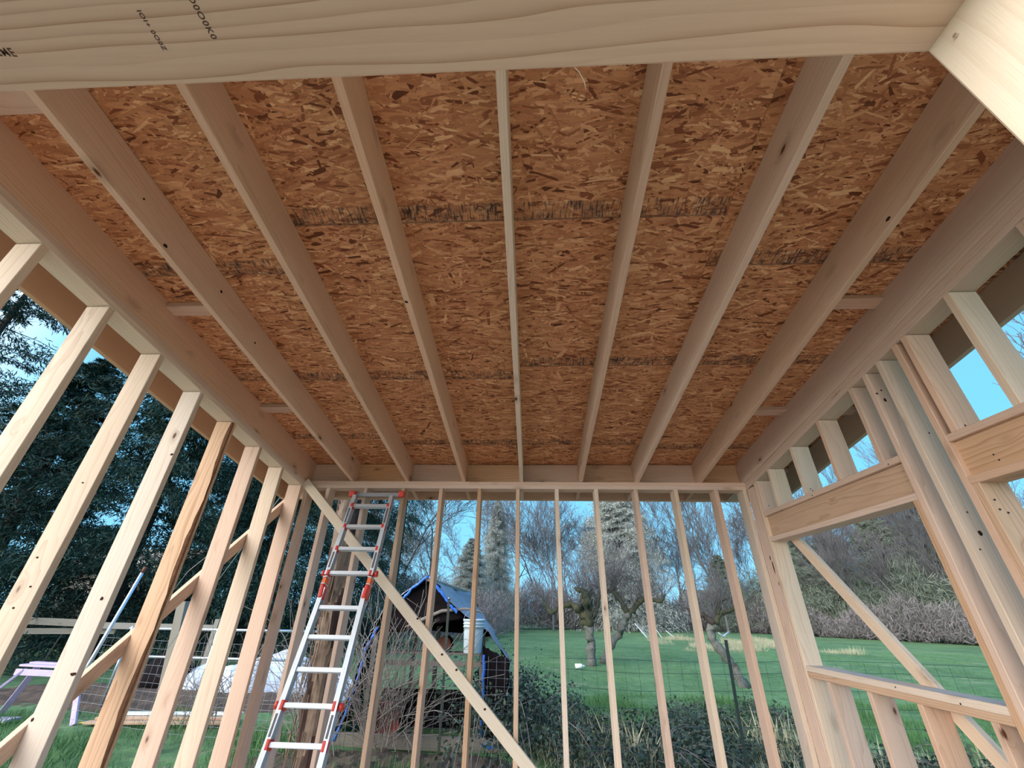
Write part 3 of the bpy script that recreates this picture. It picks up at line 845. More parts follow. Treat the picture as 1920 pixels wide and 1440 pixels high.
knot(ceil, (-.7225 + T / 2, 1.067, 1.754), (1, 0, 0), .005, .010); knot(ceil, (-.7225 + T / 2, 2.234, 1.566), (1, 0, 0), .007, .016)
knot(ceil, (1.728 - T / 2, 1.387, 1.66), (-1, 0, 0), .015, .009); knot(ceil, (1.730 - T / 2, 1.393, 1.794), (-1, 0, 0), .010, .006)
for p, ra, rb_ in (((2.205, 2.394, 1.244), .012, .012), ((2.240, 2.394, 1.267), .011, .011), ((2.236, 2.394, 1.198), .011, .017), ((2.262, 2.262, .376), .014, .018)):
    knot(right, p, (0, -1, 0), ra, rb_)
for p, ra, rb_ in (((XR, 4.151, .457), .007, .020), ((XR, 4.136, .375), .009, .055), ((XR, 4.120, .240), .006, .020)):
    knot(right, p, (-1, 0, 0), ra, rb_)
for p in ((-.791, -.352), (-.656, -.46), (-.399, -.722), (-1.043, -.086)):
    knot(back, (p[0], D - .0391, p[1]), (0, -1, 0), .011, .009)

# ------------------------------------------------------------------ ladder leaning on the back plate
def ladder():
    yt = 4.15
    top = Vector((-1.639, yt, 0.895))          # first rung, centre
    dr = Vector((-0.0087, -0.2756, -0.9612)).normalized()
    wx = Vector((1, 0, 0)); nn = dr.cross(wx).normalized()
    if nn.y > 0: nn = -nn                       # towards the room
    foot_s = (top.z - FL) / -dr.z
    base = top + dr * foot_s
    root = empty('ladder', (base.x, base.y, FL), 'aluminium telescoping ladder with red joints leaning on the back wall plate', 'ladder')
    P = lambda s: top + dr * s
    pit = 0.22
    up_s = [0, pit, 2 * pit, 3 * pit]
    lo_s = [3 * pit + .285 + pit * k for k in range(5)]
    lo_s += [lo_s[-1] + pit, lo_s[-1] + 2 * pit, lo_s[-1] + 3 * pit]
    lo_s = [s for s in lo_s if s < foot_s - .12]
    hw_u = lambda s: 0.182 + s * .012
    hw_l = lambda s: 0.178 + (s - .9) * .020
    # rails: upper (inner) and lower (outer) sections, C-shaped extrusion as web and flanges
    for sg in (-1, 1):
        for (s0, s1, hw, nm) in ((-0.115, 3 * pit + .02, hw_u, 'upper_rail'), (3 * pit + .13, foot_s - .03, hw_l, 'lower_rail')):
            mb = MB()
            A, B = P(s0) + wx * sg * (hw(s0) + .012), P(s1) + wx * sg * (hw(s1) + .012)
            Mx, mid, L_ = frame_of(A, B, nn)
            rot = Mx.to_3x3()
            mb.box(mid, (L_, .066, .004), 0, rot)
            for q in (-1, 1):
                mb.box(mid + rot @ Vector((0, q * .031, -0.009 * 1)), (L_, .005, .020), 0, rot)
                mb.box(mid + rot @ Vector((0, q * .031, +0.009 * 1)), (L_, .005, .020), 0, rot)
            mb.build(nm, M['alu'], root)
    # printed labels on the rails
    for sg in (-1, 1):
        for (a, b_, hw) in ((.035, pit - .03, hw_u), (2 * pit + .04, 3 * pit - .04, hw_u), (lo_s[3] + .05, lo_s[4] - .04, hw_l)):
            c = P((a + b_) / 2) + wx * sg * (hw((a + b_) / 2) + .012) + nn * .0345
            Mx, _, _ = frame_of(P(a), P(b_), nn)
            mb = MB(); mb.box(c, (b_ - a, .001, .016), 0, Mx.to_3x3()); mb.build('rail_label', M['alu_dark'], root)
    for i, s in enumerate(up_s + lo_s):
        hw = hw_u(s) if i < 4 else hw_l(s)
        mb = MB()
        c = P(s)
        A, B = c - wx * hw, c + wx * hw
        Mx, mid, L_ = frame_of(A, B, nn)
        rot = Mx.to_3x3()
        rotf = rot
        mb.box(mid, (L_, .052, .026), 0, rot)
        for q in (-1, 0, 1):
            mb.box(mid + rot @ Vector((0, q * .018, .014)), (L_, .006, .003), 0, rot)
            mb.box(mid + rot @ Vector((0, q * .018, -.014)), (L_, .006, .003), 0, rot)
        mb.build('rung', M['alu'], root)
        if i < 4 or i in (7, 8):
            for sg in (-1, 1):
                mb = MB()
                q = c + wx * sg * (hw + .004)
                mb.box(q, (.026, .072, .044 if i < 4 else .062), 0, rot)
                o = mb.build('rung_bracket', M['red'], root)
                bv = o.modifiers.new('b', 'BEVEL'); bv.width = .006; bv.segments = 2
                if i in (3, 7):
                    k = MB(); k.tube([q + wx * sg * .01, q + wx * sg * .032, q + wx * sg * .036, q + wx * sg * .058, q + wx * sg * .062], [.010, .010, .024, .026, .012], 14)
                    k.build('lock_knob', M['red'], root, smooth=True)
    # sleeves where the lower rails end
    for sg in (-1, 1):
        s0, s1 = 3 * pit + .045, 3 * pit + .215
        x0 = hw_u(s0) + .012
        A, B = P(s0) + wx * sg * x0, P(s0 + .05) + wx * sg * x0
        Mx, mid, L_ = frame_of(A, B, nn); rot = Mx.to_3x3()
        mb = MB(); mb.box(mid, (L_, .074, .030), 0, rot); mb.build('sleeve_collar', M['orange'], root)
        A, B = P(s0 + .056) + wx * sg * x0, P(s1) + wx * sg * (hw_l(s1) + .012)
        Mx, mid, L_ = frame_of(A, B, nn); rot = Mx.to_3x3()
        mb = MB(); mb.box(mid, (L_, .082, .040), 0, rot)
        o = mb.build('rail_sleeve', M['red'], root); bv = o.modifiers.new('b', 'BEVEL'); bv.width = .012; bv.segments = 3
        mb = MB(); mb.box(P(s0 - .006) + wx * sg * x0, (.008, .078, .034), 0, rot); mb.box(P(s0 + .053) + wx * sg * x0, (.006, .078, .034), 0, rot)
        mb.build('sleeve_band', M['alu'], root)
    # head: cross bar and two red rubber caps
    hb = P(-.10) + Vector((.02, .030, .035))
    mb = MB(); mb.box(hb, (.50, .022, .040)); mb.build('stand_off_bar', M['wire'], root)
    for xx in (-.248, .272):
        mb = MB()
        c = hb + Vector((xx, -.03, .0))
        mb.box(c, (.062, .05, .062)); o = mb.build('end_cap', M['red'], root)
        bv = o.modifiers.new('b', 'BEVEL'); bv.width = .010; bv.segments = 2
    for sg in (-1, 1):
        mb = MB(); mb.box(P(foot_s - .012) + wx * sg * (hw_l(foot_s) + .012), (.04, .085, .028)); mb.build('foot', M['alu_dark'], root)
ladder()

# ------------------------------------------------------------------ plants: generators
def blades(name, mat, pos, size, direction=None, spread=1.0, aspect=0.35, tri=True):
    """one triangle per leaf/needle spray at each position"""
    n = len(pos)
    d = rng.normal(0, 1, (n, 3)) * spread
    if direction is not None: d = d + direction
    d /= np.linalg.norm(d, axis=1)[:, None] + 1e-9
    w = rng.normal(0, 1, (n, 3)); w -= (w * d).sum(1)[:, None] * d; w /= np.linalg.norm(w, axis=1)[:, None] + 1e-9
    s = (size * rng.uniform(.55, 1.4, n))[:, None]
    V = np.stack([pos - w * s * aspect * .5, pos + d * s * .5 + w * s * aspect * .25, pos + d * s], 1) if tri else \
        np.stack([pos, pos + d * s * .45 + w * s * aspect * .5, pos + d * s, pos + d * s * .45 - w * s * aspect * .5], 1)
    return np_mesh(name, V, V.shape[1], mat)

def seg_mesh(name, segs, mat, sides=3):
    """segs (n,8): p0 p1 r0 r1 -> one mesh of thin prisms"""
    S = np.asarray(segs, float)
    p0, p1, r0, r1 = S[:, 0:3], S[:, 3:6], S[:, 6], S[:, 7]
    d = p1 - p0; d /= np.linalg.norm(d, axis=1)[:, None] + 1e-9
    ref = np.where(np.abs(d[:, 2:3]) < .9, np.array([[0, 0, 1.]]), np.array([[0, 1., 0]]))
    a = np.cross(d, ref); a /= np.linalg.norm(a, axis=1)[:, None] + 1e-9
    b = np.cross(d, a)
    V = []
    for (p, r) in ((p0, r0), (p1, r1)):
        for k in range(sides):
            t = 2 * math.pi * k / sides
            V.append(p + (a * math.cos(t) + b * math.sin(t)) * r[:, None])
    V = np.stack(V, 1)                       # n, 2*sides, 3
    n = len(S)
    base = (np.arange(n) * 2 * sides)[:, None]
    F = np.concatenate([base + np.array([[k, (k + 1) % sides, (k + 1) % sides + sides, k + sides]]) for k in range(sides)], 0)
    return indexed_mesh(name, V.reshape(-1, 3), F, mat)

def bare_tree_segs(h, r, seed, vase=False, spread=0.55, depth=6, first=0.3, lean=(0, 0), minr=0.012, trunkless=False, child=(2, 4)):
    rr = random.Random(seed)
    out = []
    def grow(p, d, L, rad, lv):
        n = 3 if lv > 0 else 6
        for i in range(n):
            q = p + d * (L / n)
            r2 = max(minr, rad * (1 - .16 if lv else 1 - .10))
            out.append((*p, *q, rad, r2))
            p = q; rad = r2
            d = (d + Vector((rr.gauss(0, .12), rr.gauss(0, .12), rr.gauss(.05, .06)))).normalized()
            if lv < depth and (lv > 0 or i / n >= first):
                for _ in range(1 if (lv == 0 or i < n - 1) else rr.randint(*child) - 1):
                    a = rr.uniform(0, 6.283)
                    side = d.orthogonal().normalized()
                    side.rotate(Matrix.Rotation(a, 3, d))
                    sp = spread * rr.uniform(.7, 1.3) * (0.55 if vase else 1)
                    nd = (d + side * sp + Vector((0, 0, .12 if vase else .05))).normalized()
                    if rr.random() < (.92 if lv < 3 else .72):
                        grow(p, nd, L * rr.uniform(.55, .78) * (1.0 if lv else (.62 if not vase else .85)), max(minr, rad * rr.uniform(.5, .7)), lv + 1)
    d0 = Vector((lean[0], lean[1], 1)).normalized()
    grow(Vector((0, 0, 0)), d0, h * (.62 if not vase else .5), r, 0)
    return out

def bare_tree(label, loc, mesh_pair, rz=0, sc=1.0, group=None, name='bare_tree'):
    root = empty(name, loc, label, 'tree', group, rz=rz)
    link('trunk', mesh_pair[0], root, scale=(sc,) * 3)
    link('branches', mesh_pair[1], root, scale=(sc,) * 3)['kind'] = 'stuff'
    return root

def split_segs(segs, thr):
    a = [s for s in segs if s[6] >= thr]; b = [s for s in segs if s[6] < thr]
    return a, b

def conifer_meshes(h, rmax, seed, nb, leaves, size, mat, droop=.35, base=.05, top_r=0.02, dens_in=0.25, trunk_mat='dark_bark'):
    r_ = np.random.default_rng(seed)
    tb = [((0, 0, 0)), ((0, 0, h * .5)), ((0, 0, h))]
    mb = MB(); mb.tube([(0, 0, -.1), (.03, 0, h * .35), (0, .02, h * .7), (0, 0, h * .98)], [h * .022, h * .016, h * .008, .02], 8)
    hh = base * h + (1 - base) * h * (r_.random(nb) ** 0.9)
    az = r_.uniform(0, 2 * np.pi, nb)
    frac = (hh / h - base) / (1 - base)
    L_ = (rmax * np.power(1 - frac, .75) + .25) * r_.uniform(.40, 1.22, nb)
    per = leaves // nb
    t = r_.beta(1.5, .9, (nb, per)) * (1 - dens_in) + dens_in * r_.random((nb, per))
    bx, by = np.cos(az)[:, None], np.sin(az)[:, None]
    rise = r_.uniform(-.05, .25, nb)[:, None]
    x = bx * L_[:, None] * t; y = by * L_[:, None] * t
    z = hh[:, None] + L_[:, None] * (rise * t - droop * t * t)
    side = r_.normal(0, .10, (nb, per)) * (L_[:, None] * (.4 + .6 * t))
    x += -by * side; y += bx * side
    z += r_.normal(-.05, .10, (nb, per)) * L_[:, None] * .35
    pos = np.stack([x, y, z], -1).reshape(-1, 3)
    dirv = np.stack([np.broadcast_to(bx, x.shape) * .8, np.broadcast_to(by, x.shape) * .8, np.full(x.shape, -.75)], -1).reshape(-1, 3)
    global rng
    save, rng = rng, r_
    fol = blades('foliage', mat, pos, size, dirv, .7, .32)
    rng = save
    segs = []
    for i in range(0, nb, 2):
        p = None
        for tt in (0, .35, .7, 1.0):
            q = (bx[i, 0] * L_[i] * tt, by[i, 0] * L_[i] * tt, hh[i] + L_[i] * (rise[i, 0] * tt - droop * tt * tt))
            if p is not None: segs.append((*p, *q, max(.012, .03 * (1 - tt) * h / 10), .010))
            p = q
    bm_ = seg_mesh('boughs', segs, M[trunk_mat])
    tm = bpy.data.meshes.new('trunk'); tm.from_pydata(mb.V, [], mb.F); tm.materials.append(M[trunk_mat]); tm.update()
    return tm, bm_, fol

def conifer(label, loc, meshes, rz=0, sc=(1, 1, 1), group=None, name='conifer_tree'):
    root = empty(name, loc, label, 'tree', group, rz=rz)
    for nm, me in zip(('trunk', 'boughs', 'foliage'), meshes):
        o_ = link(nm, me, root, scale=sc)
        if nm != 'trunk': o_['kind'] = 'stuff'
    return root

# ---- dark cedars on the left
cedA = conifer_meshes(14, 5.2, 3, 330, 115000, .20, M['cedar'], base=.03)
cedB = conifer_meshes(13, 4.6, 4, 170, 33000, .17, M['cedar'], droop=.25, base=.08, dens_in=.1)
conifer('dark cedar with open lacy crown against the sky at far left', (-18.3, 10.5, GZ), cedB, 0.5, (1.15, 1.15, 1.04))
conifer('tall dense dark cedar seen between the left wall studs', (-14.8, 15.5, GZ), cedA, 1.2, (1.1, 1.1, 1.05))
conifer('dense dark cedar behind the silver pipe and the wood rail', (-19.5, 15.0, GZ), cedA, 4.0, (1.05, 1.05, .82))
conifer('dense dark cedar above the white tarp', (-11.3, 18.5, GZ), cedA, 2.2, (.95, .95, .95))
conifer('dark cedar beside the log post behind the ladder', (-9.6, 23.0, GZ), cedA, 5.2, (.85, .85, 1.0))
conifer('dark cedar at the back left corner of the cedars', (-15.5, 23.0, GZ), cedA, 3.1, (1.0, 1.0, .98))
conifer('thin dark cedar with sky showing through, right of the ladder', (-8.3, 27.0, GZ), cedB, 2.6, (.62, .62, 1.15))

# ---- leafless woods beyond the field
v1 = split_segs(bare_tree_segs(14, .15, 21, spread=.7, depth=5, first=.2, minr=.014, child=(3, 5)), .05)
v2 = split_segs(bare_tree_segs(16, .15, 34, vase=True, spread=.62, depth=5, first=.05, minr=.014, child=(3, 5)), .05)
v3 = split_segs(bare_tree_segs(15, .12, 55, spread=.5, depth=5, first=.12, minr=.014, child=(3, 5)), .05)
print('segs', [len(v[0]) + len(v[1]) for v in (v1, v2, v3)])
BT = [tuple(seg_mesh(nm, s, M['bare_bark'] if nm == 'trunk' else M['twig_grey'], 5 if nm == 'trunk' else 3) for nm, s in (('trunk', v[0]), ('branches', v[1]))) for v in (v1, v2, v3)]
bare_tree('tall leafless tree with fan of upright branches above the small apple tree', (18.6, 46, GZ), BT[1], .3, 1.05)
bare_tree('slender leafless tree left of the grey-green conifer', (1.9, 43, GZ), BT[2], 1.0, .92)
bare_tree('leafless tree with arching branches over the coop roof', (-7.4, 34, GZ), BT[0], 2.0, .85)
bare_tree('dark leafless tree just right of the thin cedar', (-9.4, 30, GZ), BT[2], .4, .95)
bare_tree('leafless tree with long low boughs near the corner post', (25.0, 47, GZ), BT[0], 1.5, 1.0)
bare_tree('leafless tree showing over the right window header', (23.5, 17.5, GZ), BT[1], 2.5, .95)
bare_tree('leafless tree seen through the upper right opening', (15.0, 7.0, GZ), BT[0], 1.1, .80)
for i, (x, y) in enumerate(((29, 42.5), (32, 40.5), (34.5, 38.5), (37, 36), (39, 33), (41, 30), (33.5, 43), (38, 39))):
    bare_tree('pale-stemmed leafless tree at the front of the wood seen through the right window', (x, y, GZ), BT[(1, 2, 1, 0)[i % 4]], i * 2.1, (.52, .6, .48, .56)[i % 4], 'leafless trees in the right window')
GW = 'leafless trees of the far wood'
woods = [(-18, 52), (-8.5, 56), (.8, 56), (2.8, 49), (6.0, 50), (11.0, 51), (14.0, 58), (17, 54), (20.5, 57), (24.5, 52), (29.5, 57), (34, 56), (38.5, 50), (43.5, 48), (44, 56), (48, 45), (30, 45), (36, 44), (41, 41), (45, 36), (-11, 50), (-5.2, 52), (-2.0, 47), (4.2, 52), (12.5, 54), (15.5, 50), (22.0, 53), (28, 50), (31.5, 54), (36, 52), (41, 55), (8.5, 57), (-15, 46), (26, 58), (33, 47), (46, 52)]
for i, (x, y) in enumerate(woods):
    bare_tree('leafless tree standing in the far wood beyond the field', (x, y, GZ), BT[(i * 2 + 1) % 3], i * 1.7, (.72, .85, .95, .78)[i % 4], GW)

# ---- grey-green evergreens in the wood
cg = conifer_meshes(15, 5.2, 8, 1100, 150000, .24, M['cedar_far'], droop=.22, base=.0, dens_in=.1, trunk_mat='bare_bark')
cw = conifer_meshes(12, 5.0, 9, 700, 90000, .26, M['wood_green'], droop=-.05, base=.0, dens_in=.1, trunk_mat='bare_bark')
conifer('large grey-green evergreen in the middle of the far wood', (9.3, 47, GZ), cg, .4, (1.15, 1.15, 1.12))
conifer('narrow grey-green evergreen with a dark top behind the coop', (-3.6, 44, GZ), cg, 1.7, (.50, .50, .80))
conifer('rounded low grey-green evergreen above the coop roof', (-5.6, 40, GZ), cg, 2.9, (.62, .62, .50))
for i, (x, y, s_, lb_) in enumerate((
        (26.5, 48, .78, 'green evergreen seen beside the right corner stud'), (20.6, 50, .62, 'small green evergreen behind the fan-shaped bare tree'),
        (31, 47, .82, 'broad green evergreen just past the right corner'), (35, 45.5, .95, 'broad green evergreen seen in the left of the right window'),
        (38.5, 42.5, 1.05, 'tall green evergreen in the middle of the right window'), (41.5, 39, 1.0, 'tall green evergreen right of the middle of the right window'),
        (44, 35, 1.0, 'green evergreen at the right side of the right window'), (46, 31, .95, 'green evergreen hidden partly by the king stud'),
        (30.5, 52, .9, 'green evergreen standing back in the wood right of the corner'))):
    conifer(lb_, (x, y, GZ), cw, i * 1.3, (s_ * 1.1, s_ * 1.1, s_))
conifer('dark evergreen at the edge behind the second right header', (26, 19, GZ), cedB, 2.6, (.8, .8, .8))

# ---- hedgerow thicket along the far edge of the field
def thicket(name, label, x0, y0, x1, y1, depth, hgt, n, mat, size, cat='thicket'):
    t = rng.random(n); w = rng.uniform(0, depth, n)
    dx, dy = x1 - x0, y1 - y0; L_ = math.hypot(dx, dy); nx_, ny_ = -dy / L_, dx / L_
    hl = hgt * (.75 + .25 * np.sin(t * L_ * .55) + .12 * np.sin(t * L_ * 1.9))
    z = GZ + hl * rng.beta(1.1, 1.35, n)
    pos = np.stack([x0 + dx * t + nx_ * w, y0 + dy * t + ny_ * w, z], -1)
    me = blades(name, mat, pos, size, np.array([[0, 0, .9]]), .75, .10)
    return tag(link(name, me), label, cat, None, 'stuff')
thicket('thicket', 'grey-brown leafless hedgerow along the far edge of the meadow', -14, 47, 30, 50, 4, 4.2, 60000, M['thicket'], .85)
thicket('thicket', 'dense grey-green undergrowth beyond the right window', 22, 50, 50, 24, 5, 6.0, 60000, M['wood_green'], .75)
thicket('thicket', 'brown leafless undergrowth at the foot of the wood beyond the right window', 20, 49, 49, 23, 2, 3.2, 26000, M['thicket'], .6)
thicket('undergrowth', 'dark undergrowth below the cedars', -26, 17.5, -8, 27, 4, 2.0, 22000, M['cedar'], .5, 'undergrowth')
thicket('undergrowth', 'tangled leafless brush behind the coop', -7.5, 24, -1.5, 36, 4, 3.6, 22000, M['thicket'], .5, 'brush')

# ---- old pruned apple trees
def poly_tree(root, limbs, mats, twig_n, twig_h, seed, twig_box):
    for nm, pts, rad, m_ in limbs:
        mb = MB()
        P_, R_ = [], []
        rr = random.Random(seed + len(pts))
        for i in range(len(pts) - 1):
            a, b_ = Vector(pts[i]), Vector(pts[i + 1])
            for k in range(4):
                t = k / 4
                j = Vector([rr.gauss(0, rad[i] * .22) for _ in range(3)]) if (i or k) else Vector()
                P_.append(a.lerp(b_, t) + j); R_.append((rad[i] * (1 - t) + rad[i + 1] * t) * rr.uniform(.78, 1.22))
        P_.append(Vector(pts[-1])); R_.append(rad[-1])
        mb.tube(P_, R_, 9)
        mb.build(nm, M[m_], root, smooth=True)
    rr = random.Random(seed)
    segs = []
    starts = []
    for nm, pts, rad, m_ in limbs:
        if nm == 'trunk': continue
        for i in range(len(pts) - 1):
            starts += [Vector(pts[i]).lerp(Vector(pts[i + 1]), k / 5) for k in range(5)]
    for i in range(twig_n):
        p = rr.choice(starts).copy() - root.location
        d = Vector((rr.gauss(0, .45), rr.gauss(0, .45), rr.uniform(.5, 1.2))).normalized()
        L_ = rr.uniform(.3, 1) * twig_h
        r_ = .011
        for k in range(4):
            q = p + d * L_ / 4
            segs.append((*p, *q, r_, r_ * .8)); p = q; r_ *= .8
            d = (d + Vector((rr.gauss(0, .18), rr.gauss(0, .18), rr.gauss(.05, .12)))).normalized()
            if rr.random() < .6:
                e_ = (d + Vector((rr.gauss(0, .6), rr.gauss(0, .6), rr.gauss(0, .5)))).normalized()
                segs.append((*p, *(p + e_ * L_ * .22), r_ * .8, .004))
    me = seg_mesh('twigs', segs, M['twig_grey'])
    link('twigs', me, root)['kind'] = 'stuff'
t1 = empty('apple_tree', (2.1, 18, GZ), 'old mossy apple tree with upright trunk in the middle of the meadow', 'tree')
poly_tree(t1, [
    ('trunk', [(2.10, 18, GZ - .05), (2.16, 18, -1.1), (2.13, 18, -.85), (2.10, 18, -.40)], [.20, .165, .15, .20], 'lichen_bark'),
    ('limb', [(2.10, 18, -.45), (1.92, 18, -.1), (1.70, 17.9, .12), (1.35, 17.8, .22), (1.0, 17.8, .10), (.70, 17.7, -.10), (.45, 17.7, .25), (.36, 17.7, .52)], [.19, .15, .13, .11, .09, .08, .06, .03], 'moss_bark'),
    ('limb', [(2.10, 18, -.50), (2.12, 18, .0), (2.08, 17.9, .35), (1.95, 17.8, .62), (1.62, 17.8, .78)], [.22, .22, .20, .12, .04], 'moss_bark'),
    ('limb', [(2.14, 18, -.50), (2.42, 18.1, .0), (2.55, 18.1, .32), (2.66, 18.2, .72)], [.15, .11, .09, .04], 'moss_bark'),
    ('limb', [(2.10, 18, .1), (2.25, 18, .45), (2.32, 18, .80)], [.17, .13, .05], 'moss_bark')],
    None, 210, 2.6, 3, None)
t2 = empty('apple_tree', (2.7, 18.7, GZ), 'leaning forked apple tree right of the upright one', 'tree')
poly_tree(t2, [
    ('trunk', [(2.62, 18.8, GZ - .05), (2.95, 18.9, -1.25), (3.35, 19, -.8), (3.65, 19, -.35), (3.85, 19, -.05)], [.17, .15, .14, .13, .15], 'lichen_bark'),
    ('limb', [(3.85, 19, -.08), (3.62, 19, .35), (3.40, 19, .68), (3.30, 19, .82)], [.14, .11, .10, .09], 'moss_bark'),
    ('limb', [(3.36, 19, .75), (3.05, 19, .72), (2.75, 19, .85), (2.42, 19, 1.0)], [.10, .08, .06, .02], 'dark_bark'),
    ('limb', [(3.34, 19, .78), (3.38, 19, .98), (3.28, 19, 1.2)], [.08, .06, .02], 'moss_bark'),
    ('limb', [(3.85, 19, -.08), (4.15, 19, .20), (4.35, 19, .42), (4.75, 18.9, .48), (5.15, 18.8, .40), (5.40, 18.8, .62)], [.13, .11, .12, .09, .08, .03], 'moss_bark')],
    None, 230, 2.7, 9, None)
t3 = empty('apple_tree', (5.4, 14, GZ), 'twisted grey apple tree behind the green fence post', 'tree')
poly_tree(t3, [
    ('trunk', [(5.80, 14, GZ - .05), (5.55, 14, -1.15), (5.20, 14, -.78), (5.17, 14, -.45), (5.28, 14, -.2)], [.15, .13, .13, .11, .12], 'lichen_bark'),
    ('limb', [(5.28, 14, -.24), (5.02, 14, -.05), (4.75, 14, .02), (4.50, 14, .14)], [.10, .08, .05, .02], 'dark_bark'),
    ('limb', [(5.28, 14, -.24), (5.55, 14, .02), (5.80, 14, .10), (6.2, 14, .28)], [.10, .08, .06, .02], 'moss_bark'),
    ('limb', [(5.45, 14, -.05), (5.50, 14, .30), (5.85, 14, .42)], [.07, .05, .02], 'moss_bark')],
    None, 120, 1.5, 15, None)

# ---- brambles and grass
def bramble_mound(label, cx, cy, rx, ry, h, n_leaf, n_cane, seed, mat='bramble'):
    r_ = np.random.default_rng(seed)
    root = empty('bramble_bush', (cx, cy, GZ), label, 'bramble')
    segs, pos = [], []
    for i in range(n_cane):
        a = r_.uniform(0, 6.283); q = r_.random() ** .5
        p = np.array([math.cos(a) * rx * q * .8, math.sin(a) * ry * q * .8, 0.])
        hd = a + r_.normal(0, .9)
        L_ = r_.uniform(.6, 1.3) * h * 1.7
        d = np.array([math.cos(hd) * .35, math.sin(hd) * .35, 1.0])
        rad = .007
        for k in range(9):
            d = d + np.array([math.cos(hd) * .16, math.sin(hd) * .16, -.24]) + r_.normal(0, .06, 3)
            d = d / np.linalg.norm(d)
            nx_ = p + d * L_ / 9
            if nx_[2] < 0: break
            if abs(nx_[0]) > rx * 1.25: break
            segs.append((*p, *nx_, rad, rad * .9)); p = nx_; rad *= .92
            m = max(1, int(1.7 * n_leaf) // (n_cane * 9))
            pos.append(p + r_.normal(0, .055 + .02 * h, (m, 3)))
    pos = np.concatenate(pos); pos[:, 2] = np.abs(pos[:, 2])
    link('canes', seg_mesh('canes', segs, M['twig']), root)['kind'] = 'stuff'
    lf = blades('leaves', M[mat], pos, .056, np.array([[0, 0, -.2]]), 1, .62, tri=False)
    o = link('leaves', lf, root); o['kind'] = 'stuff'
    return root
bramble_mound('tall leafy bramble growing up the right side of the coop', .10, 7.7, .50, .9, 1.15, 9000, 120, 1)
bramble_mound('ivy-like bramble hanging over the coop tarp', -.45, 8.3, .42, 1.0, 1.75, 6000, 90, 2)
bramble_mound('arching bramble mound in the grass right of the coop', 1.45, 6.9, .8, .8, .85, 5500, 110, 3)
bramble_mound('low dark bramble at the foot of the green fence post', 2.9, 6.9, 1.2, .7, .55, 4200, 80, 4)
bramble_mound('thin ivy-like bramble creeping over the coop roof', -.75, 8.6, .35, .9, 1.95, 2500, 60, 12)
bramble_mound('bramble growing outside the right window', 4.9, 5.2, 1.0, 1.4, .80, 4500, 90, 5)
bramble_mound('low bramble in the meadow between the post and the right corner', 3.6, 9.4, 1.3, .8, .55, 3000, 60, 6)

def grass(name, label, x0, x1, y0, y1, n, h, mat, keep=None):
    x = rng.uniform(x0, x1, n); y = rng.uniform(y0, y1, n)
    ok = ~((x > -2.75) & (x < 2.5) & (y < 4.6)) & ~((x > -2.9) & (x < -.2) & (y > 7.3) & (y < 10.3)) & (np.hypot(x, y) > 1)
    if keep is not None: ok &= keep(x, y)
    x, y = x[ok], y[ok]
    z = GZ + 0.03 * np.sin(x * 1.7 + y * .6) * np.cos(y * 1.3) - .02
    z = np.where(y > 10, z + 0.15 * np.sin(x * .11) * np.minimum((y - 10) / 20, 1), z)
    hh = h * (.7 + .5 * np.sin(x * 2.1 + 1.3 * y) * np.sin(y * 1.7 - .5 * x))
    pos = np.stack([x, y, z], -1)
    me = blades(name, mat, pos, np.clip(hh, .25 * h, None), np.array([[0, 0, 1.3]]), .55, .07)
    return tag(link(name, me), label, 'grass', None, 'stuff')
notsoil = lambda x, y: ~((x < -4.6) & (x > -12) & (y > 8.9) & (y < 11.8))
grass('grass', 'long green grass growing round the building and meadow edge', -12, 9.5, 4.4, 12, 150000, .17, M['grass'], notsoil)
grass('grass', 'short green meadow grass out to the apple trees', -4, 22, 11, 26, 110000, .10, M['grass'])
grass('straw_grass', 'pale dead grass patch on the meadow beyond the apple trees', 7.5, 16, 24, 34, 30000, .30, M['straw'], lambda x, y: np.sin(x * 1.1) * np.sin(y * .8 + x * .3) > .1)
grass('straw_grass', 'dry straw stalks standing by the bramble mound', -.2, 5.5, 5.0, 7.8, 5000, .42, M['straw'])

